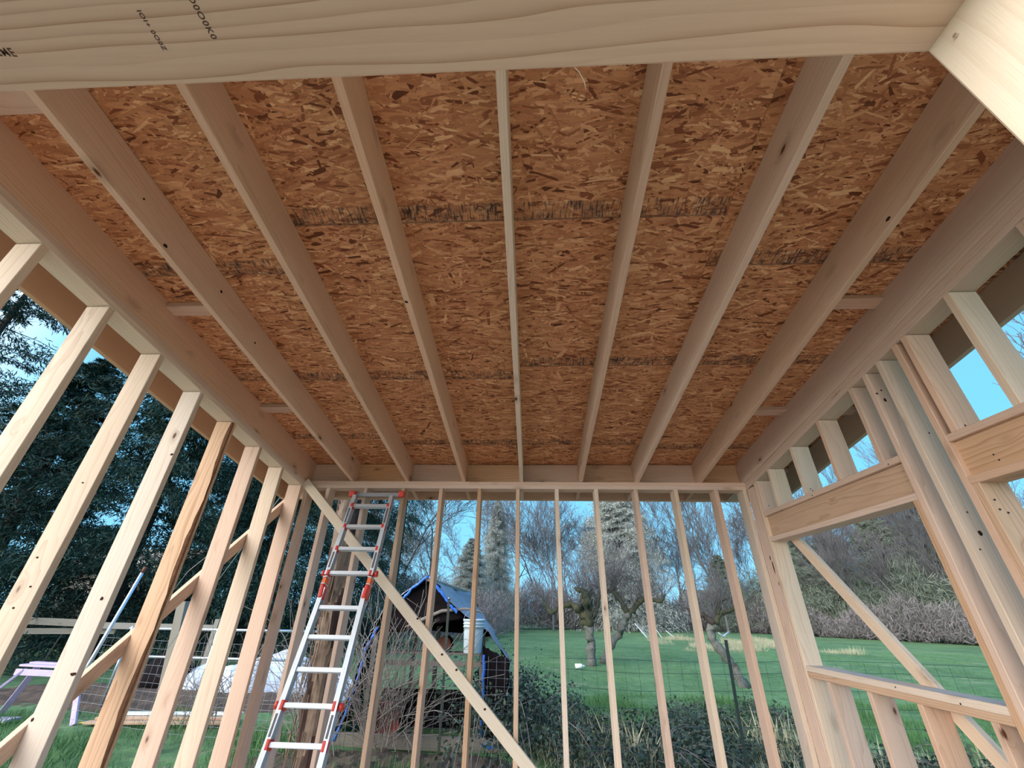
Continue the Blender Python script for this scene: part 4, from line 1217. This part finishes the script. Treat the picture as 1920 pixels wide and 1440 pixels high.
# ------------------------------------------------------------------ the tarp coop
CX, CY = -1.55, 8.7
coop = empty('tarp_coop', (CX, CY, GZ), 'tarp-covered wire coop with blue hem and dark inside behind the back wall', 'coop')
def lerp(a, b, t): return a + (b - a) * t
def tarp_side(name, prof_f, prof_b, mat, sag, seed, n=18, th=.010, flip=False):
    """cloth panel between a front and a back outline, creased, with thickness"""
    rr = np.random.default_rng(seed)
    def resample(P, k):
        P = np.array(P, float); s = np.r_[0, np.cumsum(np.linalg.norm(np.diff(P, axis=0), axis=1))]; u = np.linspace(0, s[-1], k)
        return np.stack([np.interp(u, s, P[:, i]) for i in range(3)], -1)
    A, B = resample(prof_f, n), resample(prof_b, n)
    m = 16
    G_ = np.array([[lerp(A[i], B[i], j / (m - 1)) for j in range(m)] for i in range(n)])
    G_[:, :, 2] -= sag * np.sin(np.linspace(0, np.pi, m))[None, :] * np.linspace(1, .3, n)[:, None]
    wv = rr.normal(0, .012, (n, m)); wv += .02 * np.sin(np.linspace(0, 9, n))[:, None] * np.sin(np.linspace(0, 7, m))[None, :]
    G_[1:-1, :, 0] += wv[1:-1]; G_[:, 1:-1, 2] += rr.normal(0, .010, (n, m))[:, 1:-1]
    V = G_.reshape(-1, 3); F = []
    for i in range(n - 1):
        for j in range(m - 1):
            a = i * m + j; F.append((a, a + m, a + m + 1, a + 1) if flip else (a, a + 1, a + m + 1, a + m))
    me = bpy.data.meshes.new(name); me.from_pydata([tuple(v - np.array(coop.location)) for v in V], [], F)
    me.materials.append(M[mat]); me.materials.append(M['dark_and_shade'])
    me.polygons.foreach_set('use_smooth', [True] * len(F)); me.update()
    o = link(name, me, coop)
    so = o.modifiers.new('thick', 'SOLIDIFY'); so.thickness = th; so.offset = 0; so.material_offset = 1
    return o
YFc = 7.55
pk = (-1.76, YFc, .46); pkb = (-1.35, 10.0, .34)
# roof right: front edge falls in an arc from peak to the shoulder, outer edge drops to the ground on the right
tarp_side('roof_tarp', [pk, (-1.40, YFc + .02, .12), (-1.05, YFc + .05, -.12), (-.72, YFc, -.30), (-.33, YFc, -.72)], [pkb, (-1.25, 10, .12), (-1.05, 10, -.12), (-.85, 10, -.35), (-.62, 10, -.75)], 'tarp_grey', .05, 1, flip=True)
tarp_side('roof_tarp', [pk, (-2.05, YFc, .28), (-2.42, YFc, .02), (-2.62, YFc, -.35)], [pkb, (-2.1, 10, .42), (-2.9, 10, .22), (-3.3, 10, -.30)], 'tarp_pale', .06, 2)
tarp_side('side_tarp', [(-.36, YFc - .02, -.66), (-.38, YFc - .05, -1.2), (-.36, YFc - .10, GZ + .02)], [(-.60, 10, -.70), (-.55, 10, -1.2), (-.52, 10, GZ)], 'tarp_grey', 0, 3, flip=True)
tarp_side('side_tarp', [(-2.66, YFc, -.45), (-2.78, YFc, -1.1), (-2.98, YFc - .02, GZ + .05)], [(-3.3, 10, -.36), (-3.35, 10, -1.1), (-3.4, 10, GZ)], 'tarp_pale', 0, 4)
tarp_side('door_flap', [(-.78, YFc - .03, -.50), (-.75, YFc - .03, -1.1), (-.73, YFc - .05, GZ + .12)], [(-.36, YFc - .02, -.68), (-.37, YFc - .04, -1.15), (-.37, YFc - .08, GZ + .06)], 'dark_and_shade', 0, 5)
# gable sheets, near-black so the colour carries the shade inside the coop
tarp_side('gable_tarp', [(-1.42, 9.96, .26), (-2.3, 9.96, .0), (-2.85, 9.96, -.38)], [(-1.34, 9.96, .24), (-1.1, 9.96, -.08), (-.75, 9.96, -.5)], 'dark_and_shade', 0, 6)
tarp_side('gable_tarp', [(-1.74, YFc + .10, .42), (-2.30, YFc + .12, .0), (-2.58, YFc + .12, -.42)], [(-1.70, YFc + .10, .42), (-1.30, YFc + .12, .05), (-1.12, YFc + .12, -.14)], 'dark_and_shade', 0, 16)
# blue hem
def hem(pts, w, seed):
    rr = random.Random(seed)
    P_ = []
    for i in range(len(pts) - 1):
        for k in range(8): P_.append(Vector(pts[i]).lerp(Vector(pts[i + 1]), k / 8))
    P_.append(Vector(pts[-1]))
    mb = MB(); mb.tube([p + Vector((rr.gauss(0, .006), 0, rr.gauss(0, .006))) for p in P_], [w * rr.uniform(.7, 1.2) for _ in P_], 7)
    mb.build('blue_hem', M['tarp_blue'], coop, smooth=True)
hem([(-1.77, YFc - .03, .47), (-2.02, YFc - .03, .27), (-2.20, YFc - .03, .06)], .021, 1)
hem([(-1.75, YFc - .03, .47), (-1.52, YFc - .03, .24), (-1.36, YFc - .03, .06), (-1.22, YFc - .03, -.06)], .021, 2)
hem([(-2.50, YFc - .03, -.30), (-2.62, YFc - .04, -.55), (-2.70, YFc - .05, -1.1), (-2.86, YFc - .06, GZ + .06)], .021, 3)
hem([(-.755, YFc - .08, -.62), (-.745, YFc - .08, -1.1), (-.745, YFc - .10, GZ + .12)], .021, 4)
hem([(-.74, YFc - .10, GZ + .10), (-.55, YFc - .12, GZ + .06), (-.42, YFc - .12, GZ + .07)], .05, 5)
for p, q, w in (((-2.95, 7.52, GZ + .07), (-.25, 7.42, GZ + .07), .16), ((-2.95, 10.0, GZ + .07), (-.6, 10.0, GZ + .07), .12), ):
    board('base_timber', coop, p, q, w, .07, (0, 0, 1), 'grey_wood')
for (x, y, zt) in ((-2.55, 7.7, -.35), (-.80, 7.7, -.35), (-2.45, 9.9, -.1), (-1.05, 9.85, -.35), (-1.80, 9.0, -.3)):
    board('frame_post', coop, (x, y, GZ), (x, y, zt), .07, .06, (1, 0, 0), 'grey_wood')
board('perch_shelf', coop, (-2.5, 8.2, -.66), (-.82, 8.2, -.66), .30, .03, (0, 1, 0), 'grey_wood')
board('perch_shelf', coop, (-2.5, 8.05, -.80), (-.82, 8.05, -.80), .07, .03, (0, 0, 1), 'grey_wood')
board('ridge_pole', coop, (-1.76, YFc, .42), (-1.36, 10, .30), .05, .05, (0, 0, 1), 'grey_wood')
mb = MB(); mb.tube([(-2.15, 7.7, -.30), (-1.5, 7.62, -.04), (-1.1, 7.6, .0), (-.75, 7.6, -.06)], [.030, .028, .02, .012], 7); mb.build('bent_branch', M['twig'], coop, smooth=True)
board('low_panel', coop, (-2.6, 8.6, -1.48), (-.75, 8.6, -1.48), .52, .02, (0, 0, 1), M['dark_and_shade'])  # near-black panel, its colour stands in for the shade below the shelf
# welded wire over the front
mb = MB()
for i in range(23):
    x = -3.05 + i * .125; mb.tube([(x, 7.32, GZ + .05), (x + .01, 7.32, -.62)], .0018, 3)
for i in range(11):
    z = GZ + .08 + i * .10; mb.tube([(-3.1, 7.32, z), (-1.6, 7.325, z - .01), (-.26, 7.32, z - .02)], .0018, 3)
o = mb.build('wire_mesh', M['wire_white'], coop); o['kind'] = 'stuff'

# things in and on the coop
def bucket(loc):
    root = empty('bucket', loc, 'pale blue-grey plastic bucket hanging in the coop front', 'bucket')
    mb = MB(); V, F = [], []
    prof = [(0, .0), (.135, .0), (.140, .01), (.155, .30), (.157, .345), (.170, .347), (.170, .358), (.160, .360), (.161, .385), (.172, .387), (.172, .397), (.162, .40), (.162, .43), (.175, .432), (.175, .455), (.163, .457), (.150, .45), (.146, .30), (.128, .02), (0, .015)]
    n = 32
    for (r, z) in prof:
        for k in range(n): V.append((r * math.cos(6.28318 * k / n), r * math.sin(6.28318 * k / n), z))
    for i in range(len(prof) - 1):
        for k in range(n): F.append((i * n + k, i * n + (k + 1) % n, (i + 1) * n + (k + 1) % n, (i + 1) * n + k))
    o = mesh_obj('bucket_body', V, F, M['bucket'], root, smooth=False)
    for p in o.data.polygons: p.use_smooth = abs(p.normal.z) < .5
    mb = MB(); mb.tube([Vector((.172 * math.cos(a), 0, .42 + .17 * math.sin(a))) for a in [math.pi * k / 14 for k in range(15)]], .004, 6)
    h = mb.build('handle', M['wire'], None, smooth=True); h.parent = root
    return root
bucket((-.937, 7.50, -.600))
mb = MB(); mb.tube([(-.937, 7.50, -.02), (-.96, 7.57, .06)], .004, 5); tag(mb.build('hook_wire', M['wire']), 'thin wire hook holding the pale bucket', 'hook')
# drum lying on the shelf
mb = MB(); mb.tube([(-1.50, 8.05, -.53), (-1.50, 8.10, -.53), (-1.50, 8.33, -.53)], [.115, .12, .12], 24)
tag(mb.build('round_drum', M['rust'], smooth=False), 'round rusty drum lying on the coop shelf', 'drum')
def blob(name, c, d, mat, label, cat, seed=0, sub=3, parent=None, amp=.16):
    import bmesh
    bm = bmesh.new(); bmesh.ops.create_icosphere(bm, subdivisions=sub, radius=1)
    rr = random.Random(seed); ph = [rr.uniform(0, 6) for _ in range(6)]
    for v in bm.verts:
        k = 1 + amp * math.sin(v.co.x * 4 + ph[0]) * math.sin(v.co.y * 3.3 + ph[1]) + amp * .6 * math.sin(v.co.z * 5 + ph[2]) + rr.gauss(0, amp * .08)
        v.co = Vector((v.co.x * d[0] * k, v.co.y * d[1] * k, max(v.co.z, -.55) * d[2] * k))
    me = bpy.data.meshes.new(name); bm.to_mesh(me); bm.free(); me.materials.append(M[mat])
    me.polygons.foreach_set('use_smooth', [True] * len(me.polygons))
    return tag(link(name, me, parent, c), label, cat)
# faded red tub, tipped
root = empty('feed_tub', (-2.28, 8.0, GZ + .03), 'faded red plastic tub tipped over inside the coop', 'tub')
V, F = [], []
n = 24
prof = [(0, 0), (.17, 0), (.24, .30), (.255, .31), (.235, .31), (.16, .02), (0, .02)]
for (r, z) in prof:
    for k in range(n): V.append((r * math.cos(6.28318 * k / n), r * math.sin(6.28318 * k / n), z))
for i in range(len(prof) - 1):
    for k in range(n): F.append((i * n + k, i * n + (k + 1) % n, (i + 1) * n + (k + 1) % n, (i + 1) * n + k))
o = mesh_obj('tub_body', V, F, M['terracotta'], root); o.rotation_euler = (R(100), R(15), 0); o.location = (0, .12, .25)
# dry canes heaped against the coop front
def cane_heap(label, cx, cy, w, h, n, seed):
    rr = random.Random(seed)
    segs = []
    for i in range(n):
        p = Vector((rr.gauss(0, w * .5), rr.uniform(-.18, .18), rr.uniform(0, .5)))
        d = Vector((rr.gauss(0, .5), rr.gauss(0, .12), rr.uniform(.3, 1.2))).normalized()
        L_ = rr.uniform(.5, 1.25) * h; r_ = rr.uniform(.004, .009)
        for k in range(7):
            q = p + d * L_ / 7; segs.append((*p, *q, r_, r_ * .92)); p = q; r_ *= .92
            d = (d + Vector((rr.gauss(0, .16), rr.gauss(0, .05), rr.gauss(-.07, .12)))).normalized()
            if p.z < 0: break
            if rr.random() < .25:
                e_ = (d + Vector((rr.gauss(0, .8), rr.gauss(0, .2), rr.gauss(0, .6)))).normalized()
                segs.append((*p, *(p + e_ * rr.uniform(.1, .3)), r_ * .7, .003))
    return tag(link('dry_canes', seg_mesh('dry_canes', segs, M['twig']), None, (cx, cy, GZ)), label, 'canes', None, 'stuff')
cane_heap('tangle of dry leafless canes heaped over the left of the coop front', -2.15, 7.15, .50, 1.6, 115, 1)
cane_heap('dry leafless canes beside the log post behind the ladder', -2.95, 6.9, .35, 1.5, 60, 2)
cane_heap('dry leafless canes along the left wire fence', -5.1, 7.9, .9, 1.0, 60, 4)

# ---- posts
def t_post(label, x, y, zt, lean=(0, 0)):
    root = empty('fence_post', (x, y, GZ), label, 'fence post')
    A, B = Vector((x + lean[0], y + lean[1], GZ - .05)), Vector((x, y, zt))
    Mx, mid, L_ = frame_of(A, B, (1, 0, 0)); rot = Mx.to_3x3()
    mb = MB(); mb.box(mid, (L_, .036, .006), 0, rot); mb.box(mid + rot @ Vector((0, 0, .014)), (L_, .006, .026), 0, rot)
    mb.build('post_shaft', M['tpost'], root)
    mb = MB()
    k = 0
    while .12 + k * .055 < L_ - .02:
        mb.box(A + (B - A).normalized() * (.12 + k * .055) + rot @ Vector((0, 0, -.006)), (.014, .012, .008), 0, rot); k += 1
    o = mb.build('studs_row', M['tpost'], root); o['kind'] = 'stuff'
    return root
t_post('dark green metal T-post standing right of centre behind the back wall', 2.31, 5.85, -.275, (-.06, 0))
t_post('dark green metal T-post in front of the coop opening', -1.28, 7.0, .135, (.03, 0))
t_post('thin dark fence post at the edge of the far meadow strip on the left', -13.6, 13.2, -.75, (-.25, 0))
mb = MB(); mb.tube([(2.22, 5.80, -.20), (2.29, 5.85, -.24), (2.37, 5.86, -.19)], [.006, .013, .005], 7); tag(mb.build('insulator', M['white_plastic'], smooth=True), 'pale insulator clipped on the T-post top', 'insulator')
mb = MB(); mb.tube([(-1.28, 7.0, .13), (-1.28, 7.0, .15)], [.018, .012], 8); tag(mb.build('post_cap', M['wire']), 'small cap on the coop T-post', 'cap')

# wire fence along the meadow, in front of the brambles
fence = empty('wire_fence', (2.6, 6.2, GZ), 'sagging welded wire fence strung past the green T-post', 'fence')
rr = random.Random(3)
for z in (-.50, -.62, -.78, -.95, -1.12, -1.30, -1.48):
    mb = MB(); mb.tube([(.2 + 1.05 * k, 5.9 + .05 * k, z - .02 * math.sin(k * 1.3) + rr.gauss(0, .01)) for k in range(6)], .0026, 3)
    mb.build('line_wire', M['tpost'], fence)
mb = MB()
for k in range(30):
    x = .25 + k * .17; mb.tube([(x, 5.92 + .05 * (x - .2), -.50), (x + rr.gauss(0, .01), 5.92 + .05 * (x - .2), GZ + .05)], .0018, 3)
o = mb.build('stay_wires', M['tpost'], fence); o['kind'] = 'stuff'
fence2 = empty('wire_fence', (-4.6, 7.2, GZ), 'welded wire fence left of the ladder', 'fence')
for k in range(11):
    z = GZ + .12 + k * .11
    mb = MB(); mb.tube([(-7.4, 7.9, z), (-5.2, 7.3, z - .01), (-3.1, 7.0, z)], .0024, 3); mb.build('line_wire', M['wire_white'], fence2)
mb = MB()
for k in range(34):
    t = k / 33; x = -7.4 + 4.3 * t; y = 7.9 - .9 * t; mb.tube([(x, y, GZ), (x, y, GZ + 1.22)], .0018, 3)
o = mb.build('stay_wires', M['wire_white'], fence2); o['kind'] = 'stuff'

# the old log post with peeling bark
root = empty('log_post', (-2.50, 5.65, GZ), 'thick old log post with peeling bark behind the ladder', 'post')
rr = random.Random(8)
V, F, I = [], [], []
n, m = 44, 26
for i in range(n + 1):
    z = -.1 + (1.62 - GZ + .1) * i / n
    for k in range(m):
        a = 6.28318 * k / m
        peel = 1 if math.sin(a * 1 + 3.1 + .5 * math.sin(i * .4)) > .72 + .25 * math.sin(i * .33) else 0
        r_ = .150 * (1 + .05 * math.sin(a * 5 + i * .1) + .03 * rr.random()) - .016 * peel
        V.append((r_ * math.cos(a) + .02 * math.sin(i * .12) + .12 * (1 - i / n) - .03, r_ * math.sin(a), z))
for i in range(n):
    for k in range(m):
        a = 6.28318 * k / m
        F.append((i * m + k, i * m + (k + 1) % m, (i + 1) * m + (k + 1) % m, (i + 1) * m + k))
        I.append(1 if math.sin(a + 3.1 + .5 * math.sin(i * .4)) > .72 + .25 * math.sin(i * .33) else 0)
F.append(tuple(range(n * m, n * m + m))); I.append(0)
mesh_obj('log', V, F, None, root, [M['post_bark'], M['post_sap']], I)
segs = []
for i in range(40):
    a = rr.uniform(2.6, 5.2); z = rr.uniform(.3, 2.8)
    p = Vector((.155 * math.cos(a), .155 * math.sin(a), z)); q = p + Vector((rr.gauss(0, .02), rr.gauss(-.02, .01), -rr.uniform(.1, .35)))
    segs.append((*p, *q, .010, .004))
link('bark_strips', seg_mesh('bark_strips', segs, M['post_sap']), root)['kind'] = 'stuff'

# ------------------------------------------------------------------ left yard
# weathered square post, pipe rails, wood rails
root = empty('wood_post', (-5.25, 7.0, GZ), 'weathered grey square post behind the left wall studs', 'post')
board('post_body', root, (-5.16, 7.0, GZ), (-5.46, 7.0, 0.02), .13, .13, (0, 1, 0), 'grey_wood')
pf = empty('pipe_fence', (-5.9, 9.1, GZ), 'galvanised two-rail pipe fence in front of the white tarp', 'fence')
for z in (-.46, -.93):
    mb = MB(); mb.tube([(-8.2, 9.3, z), (-4.0, 8.95, z + .03)], .022, 8); mb.build('pipe_rail', M['pipe'], pf, smooth=True)
for x in (-8.1, -6.2, -4.05):
    mb = MB(); mb.tube([(x, 9.25 - (x + 8.2) * .08, GZ), (x, 9.25 - (x + 8.2) * .08, -.42)], .026, 8); mb.build('pipe_post', M['pipe'], pf, smooth=True)
wf = empty('rail_fence', (-13.5, 12.5, GZ), 'grey timber rail fence in front of the far green strip', 'fence')
board('rail', wf, (-19.5, 12.6, -.40), (-12.4, 12.4, -.52), .17, .04, (0, 0, 1), 'grey_wood')
board('rail', wf, (-12.5, 12.4, -.56), (-8.4, 12.6, -.58), .15, .04, (0, 0, 1), 'grey_wood')
board('rail', wf, (-14.2, 12.4, -.74), (-11.5, 12.6, -.70), .14, .04, (0, 0, 1), 'grey_wood')
for x in (-19.3, -15.8, -12.45, -8.6):
    board('rail_post', wf, (x, 12.5, GZ), (x, 12.5, -.36), .12, .12, (1, 0, 0), 'grey_wood')
# leaning steel pipe with a rusty tip
root = empty('steel_pipe', (-5.75, 5.9, GZ), 'pale steel pipe leaning up behind the left wall studs', 'pipe')
mb = MB(); mb.tube([(-5.75, 5.9, GZ), (-5.35, 5.9, .36)], .021, 12); mb.build('pipe_shaft', M['pipe'], root, smooth=True)
mb = MB(); mb.tube([(-5.35, 5.9, .36), (-5.335, 5.9, .43)], .022, 12); o = mb.build('pipe_tip', M['rust'], root, smooth=True)
mb = MB(); mb.tube([(-5.0, 6.4, -.55), (-3.0, 4.9, 1.35)], .004, 5); tag(mb.build('guy_wire', M['pipe']), 'thin taut guy wire rising beside the bark-edged stud', 'wire')
mb = MB(); mb.tube([(-6.9, 8.4, -.45), (-6.95, 8.4, 0), (-6.7, 8.4, .55), (-6.3, 8.4, .95), (-5.7, 8.4, 1.15)], .007, 6); tag(mb.build('bent_branch', M['twig'], smooth=True), 'long bent dry shoot rising before the cedars', 'branch')
# white tarp over a heap
import bmesh
def tarp_heap(label, c, d, seed):
    bm = bmesh.new(); bmesh.ops.create_grid(bm, x_segments=46, y_segments=34, size=1)
    rr = random.Random(seed); ph = [rr.uniform(0, 6) for _ in range(8)]
    for v in bm.verts:
        x, y = v.co.x, v.co.y
        k = max(0, 1 - (x * x * .9 + y * y)) ** .55
        z = d[2] * k * (1 + .30 * math.sin(3.1 * x + ph[0]) + .14 * math.sin(6 * y + 4 * x + ph[1])) + .03 * math.sin(17 * x + 5 * y + ph[2]) + .02 * math.sin(23 * y - 9 * x)
        v.co = Vector((x * d[0] * (1 + .05 * math.sin(9 * y)), y * d[1] * (1 + .06 * math.sin(7 * x)), max(0.01, z + .02)))
    me = bpy.data.meshes.new('tarp_cover'); bm.to_mesh(me); bm.free(); me.materials.append(M['tarp_white'])
    o = tag(link('tarp_cover', me, None, c), label, 'tarp')
    so = o.modifiers.new('t', 'SOLIDIFY'); so.thickness = .012
tarp_heap('white tarp sheet thrown over a heap behind the pipe fence', (-6.75, 11.6, GZ), (1.7, 1.0, .62), 2)
tarp_heap('small white tarp corner beside the ladder', (-4.3, 10.6, GZ), (.5, .5, .5), 5)
# bare soil bed (lies on the turf)
bm = bmesh.new(); bmesh.ops.create_grid(bm, x_segments=60, y_segments=24, size=1)
for v in bm.verts:
    x, y = v.co.x, v.co.y
    e_ = max(0, 1 - x ** 6 - y ** 4)
    v.co = Vector((x * 3.7, y * 1.35, -.02 + .10 * e_ + .05 * e_ * math.sin(7 * x + 4 * y) * math.sin(9 * y + 3 * x) + random.gauss(0, .012)))
me = bpy.data.meshes.new('soil_bed'); bm.to_mesh(me); bm.free(); me.materials.append(M['soil'])
o = link('soil_bed', me, None, (-8.3, 10.35, GZ)); o['kind'] = 'structure'
bm = bmesh.new(); bmesh.ops.create_grid(bm, x_segments=50, y_segments=14, size=1)
for v in bm.verts:
    x, y = v.co.x, v.co.y; e_ = max(0, 1 - x ** 6 - y ** 4)
    v.co = Vector((x * 1.9, y * .75, -.03 + .09 * e_ + random.gauss(0, .02) * e_))
me = bpy.data.meshes.new('soil_strip'); bm.to_mesh(me); bm.free(); me.materials.append(M['soil'])
o = link('soil_strip', me, None, (-2.0, 6.6, GZ)); o['kind'] = 'structure'
# orange board and pale boards on the grass
root = empty('board_stack', (-6.15, 8.15, GZ), 'orange-brown weathered boards lying on the grass with white strips', 'boards')
for i, (dx, dy, mt) in enumerate(((0, 0, 'board_orange'), (.03, .16, 'board_orange'), (-.02, .33, 'white_plastic'))):
    board('loose_board', root, (-7.15 + dx, 8.0 + dy, GZ + .06 + .03 * i), (-4.95 + dx, 8.25 + dy, GZ + .06 + .03 * i), .14, .03, (0, 1, 0), M[mt])
# lilac painted bench frame
root = empty('painted_bench', (-8.7, 8.2, GZ), 'lilac painted wooden bench with sloping leg at far left', 'bench')
for k in range(2):
    board('bench_slat', root, (-8.85, 8.15 + .15 * k, -.98 + .02 * k), (-7.6, 8.15 + .15 * k, -1.0 + .02 * k), .12, .03, (0, 1, 0), M['lilac'])
board('apron', root, (-8.85, 8.08, -1.07), (-7.6, 8.08, -1.09), .09, .025, (0, 0, 1), M['lilac'])
board('leg', root, (-8.72, 8.1, -1.03), (-9.35, 8.0, GZ + .02), .09, .035, (1, 0, 1), M['lilac'])
board('leg', root, (-7.7, 8.1, -1.05), (-7.35, 8.0, GZ + .02), .09, .035, (1, 0, 1), M['lilac'])
board('leg', root, (-8.72, 8.3, -1.03), (-9.2, 8.5, GZ + .02), .09, .035, (1, 0, 1), M['lilac'])
root = empty('lilac_board', (-9.3, 7.9, GZ), 'flat lilac and pink boards lying below the bench', 'board')
board('board_piece', root, (-10.2, 7.9, GZ + .05), (-8.4, 8.0, GZ + .06), .28, .03, (0, 1, 0), M['lilac'])
board('board_piece', root, (-9.9, 7.65, GZ + .06), (-8.6, 7.75, GZ + .05), .18, .03, (0, 1, 0), M['terracotta'])
# pale green standpipe and dark bin bag behind it
mb = MB(); mb.tube([(-9.0, 10.3, GZ), (-8.75, 10.2, -.75), (-8.75, 10.2, -.70)], [.05, .05, .03], 12)
tag(mb.build('stand_pipe', M['pipe'], smooth=True), 'pale capped standpipe leaning beside the soil bed', 'pipe')
blob('tarp_bundle', (-8.5, 11.3, GZ + .25), (.55, .5, .55), 'dark_and_shade', 'dark bundled sheet behind the standpipe', 'bundle', 4)
# dandelion
root = empty('dandelion', (-6.90, 7.62, GZ), 'yellow dandelion in the grass behind the left wall', 'flower')
mb = MB(); mb.tube([(-6.9, 7.62, GZ), (-6.9, 7.62, GZ + .12)], .004, 6); mb.build('stem', M['grass'], root)
mb = MB()
for k in range(18):
    a = 6.28 * k / 18
    for q in (.035, .022):
        mb.add([(-6.9 + .006 * math.cos(a + 1.5), 7.62 + .006 * math.sin(a + 1.5), GZ + .12), (-6.9 + q * math.cos(a - .12), 7.62 + q * math.sin(a - .12), GZ + .135), (-6.9 + q * math.cos(a + .12), 7.62 + q * math.sin(a + .12), GZ + .137)], [(0, 1, 2)])
mb.build('petals', M['yellow'], root)
# white bottle lying by the apple tree, white netting on stakes
mb = MB(); mb.tube([(1.46, 17.0, GZ + .09), (1.68, 17.05, GZ + .09), (1.72, 17.06, GZ + .09), (1.78, 17.07, GZ + .09)], [.07, .07, .03, .028], 12)
tag(mb.build('plastic_jug', M['white_plastic'], smooth=True), 'white plastic jug lying in the grass before the apple trees', 'jug')
root = empty('netting_frame', (8.7, 36, GZ), 'white netting slung between pale stakes beyond the apple trees', 'netting')
for p, q in (((7.7, 36, -.75), (8.5, 35.5, GZ)), ((8.95, 36, -.62), (9.0, 36, GZ)), ((8.95, 36, -.62), (9.6, 35.8, GZ)), ((10.1, 36.5, -1.2), (10.7, 36, GZ))):
    mb = MB(); mb.tube([p, q], .022, 6); mb.build('stake', M['white_plastic'], root)
mb = MB()
for k in range(9):
    t = k / 8; mb.tube([(7.7 + 1.25 * t, 36, -.75 + .13 * t - .25 * math.sin(math.pi * t)), (8.4 + .6 * t, 35.8, GZ + .1)], .008, 3)
o = mb.build('net', M['white_plastic'], root); o['kind'] = 'stuff'
# farmhouse bits glimpsed through the wood
for i, (x, y, lb_) in enumerate(((23.2, 62, 'white building glimpsed through the wood left of the corner'), (47, 44, 'pale building glimpsed through the wood in the right window'), (-22, 24.5, 'pale shed wall glimpsed under the cedars'))):
    root = empty('far_building', (x, y, GZ), lb_, 'building')
    mb = MB(); mb.box((x, y, GZ + 1.6), (6, 4, 3.2)); mb.build('wall', M['tarp_white' if i < 2 else 'grey_wood'], root)
    mb = MB(); a, b_ = 3.3, 2.3
    V = [(x - a, y - b_, GZ + 3.1), (x + a, y - b_, GZ + 3.1), (x + a, y + b_, GZ + 3.1), (x - a, y + b_, GZ + 3.1), (x - a, y, GZ + 4.5), (x + a, y, GZ + 4.5)]
    mb.add(V, [(0, 1, 5, 4), (2, 3, 4, 5), (0, 4, 3), (1, 2, 5), (3, 2, 1, 0)]); mb.build('roof', M['grey_wood'], root)
    for k in (-1.6, 1.5):
        mb = MB(); mb.box((x + k, y - 2.02, GZ + 1.7), (1.0, .06, 1.2)); mb.build('window', M['dark_and_shade'], root)

# lift everything so that the floor deck lies at z = 0
for o in list(scene.objects):
    if o.parent is None and o.type not in ('CAMERA', 'LIGHT'):
        o.location.z += H
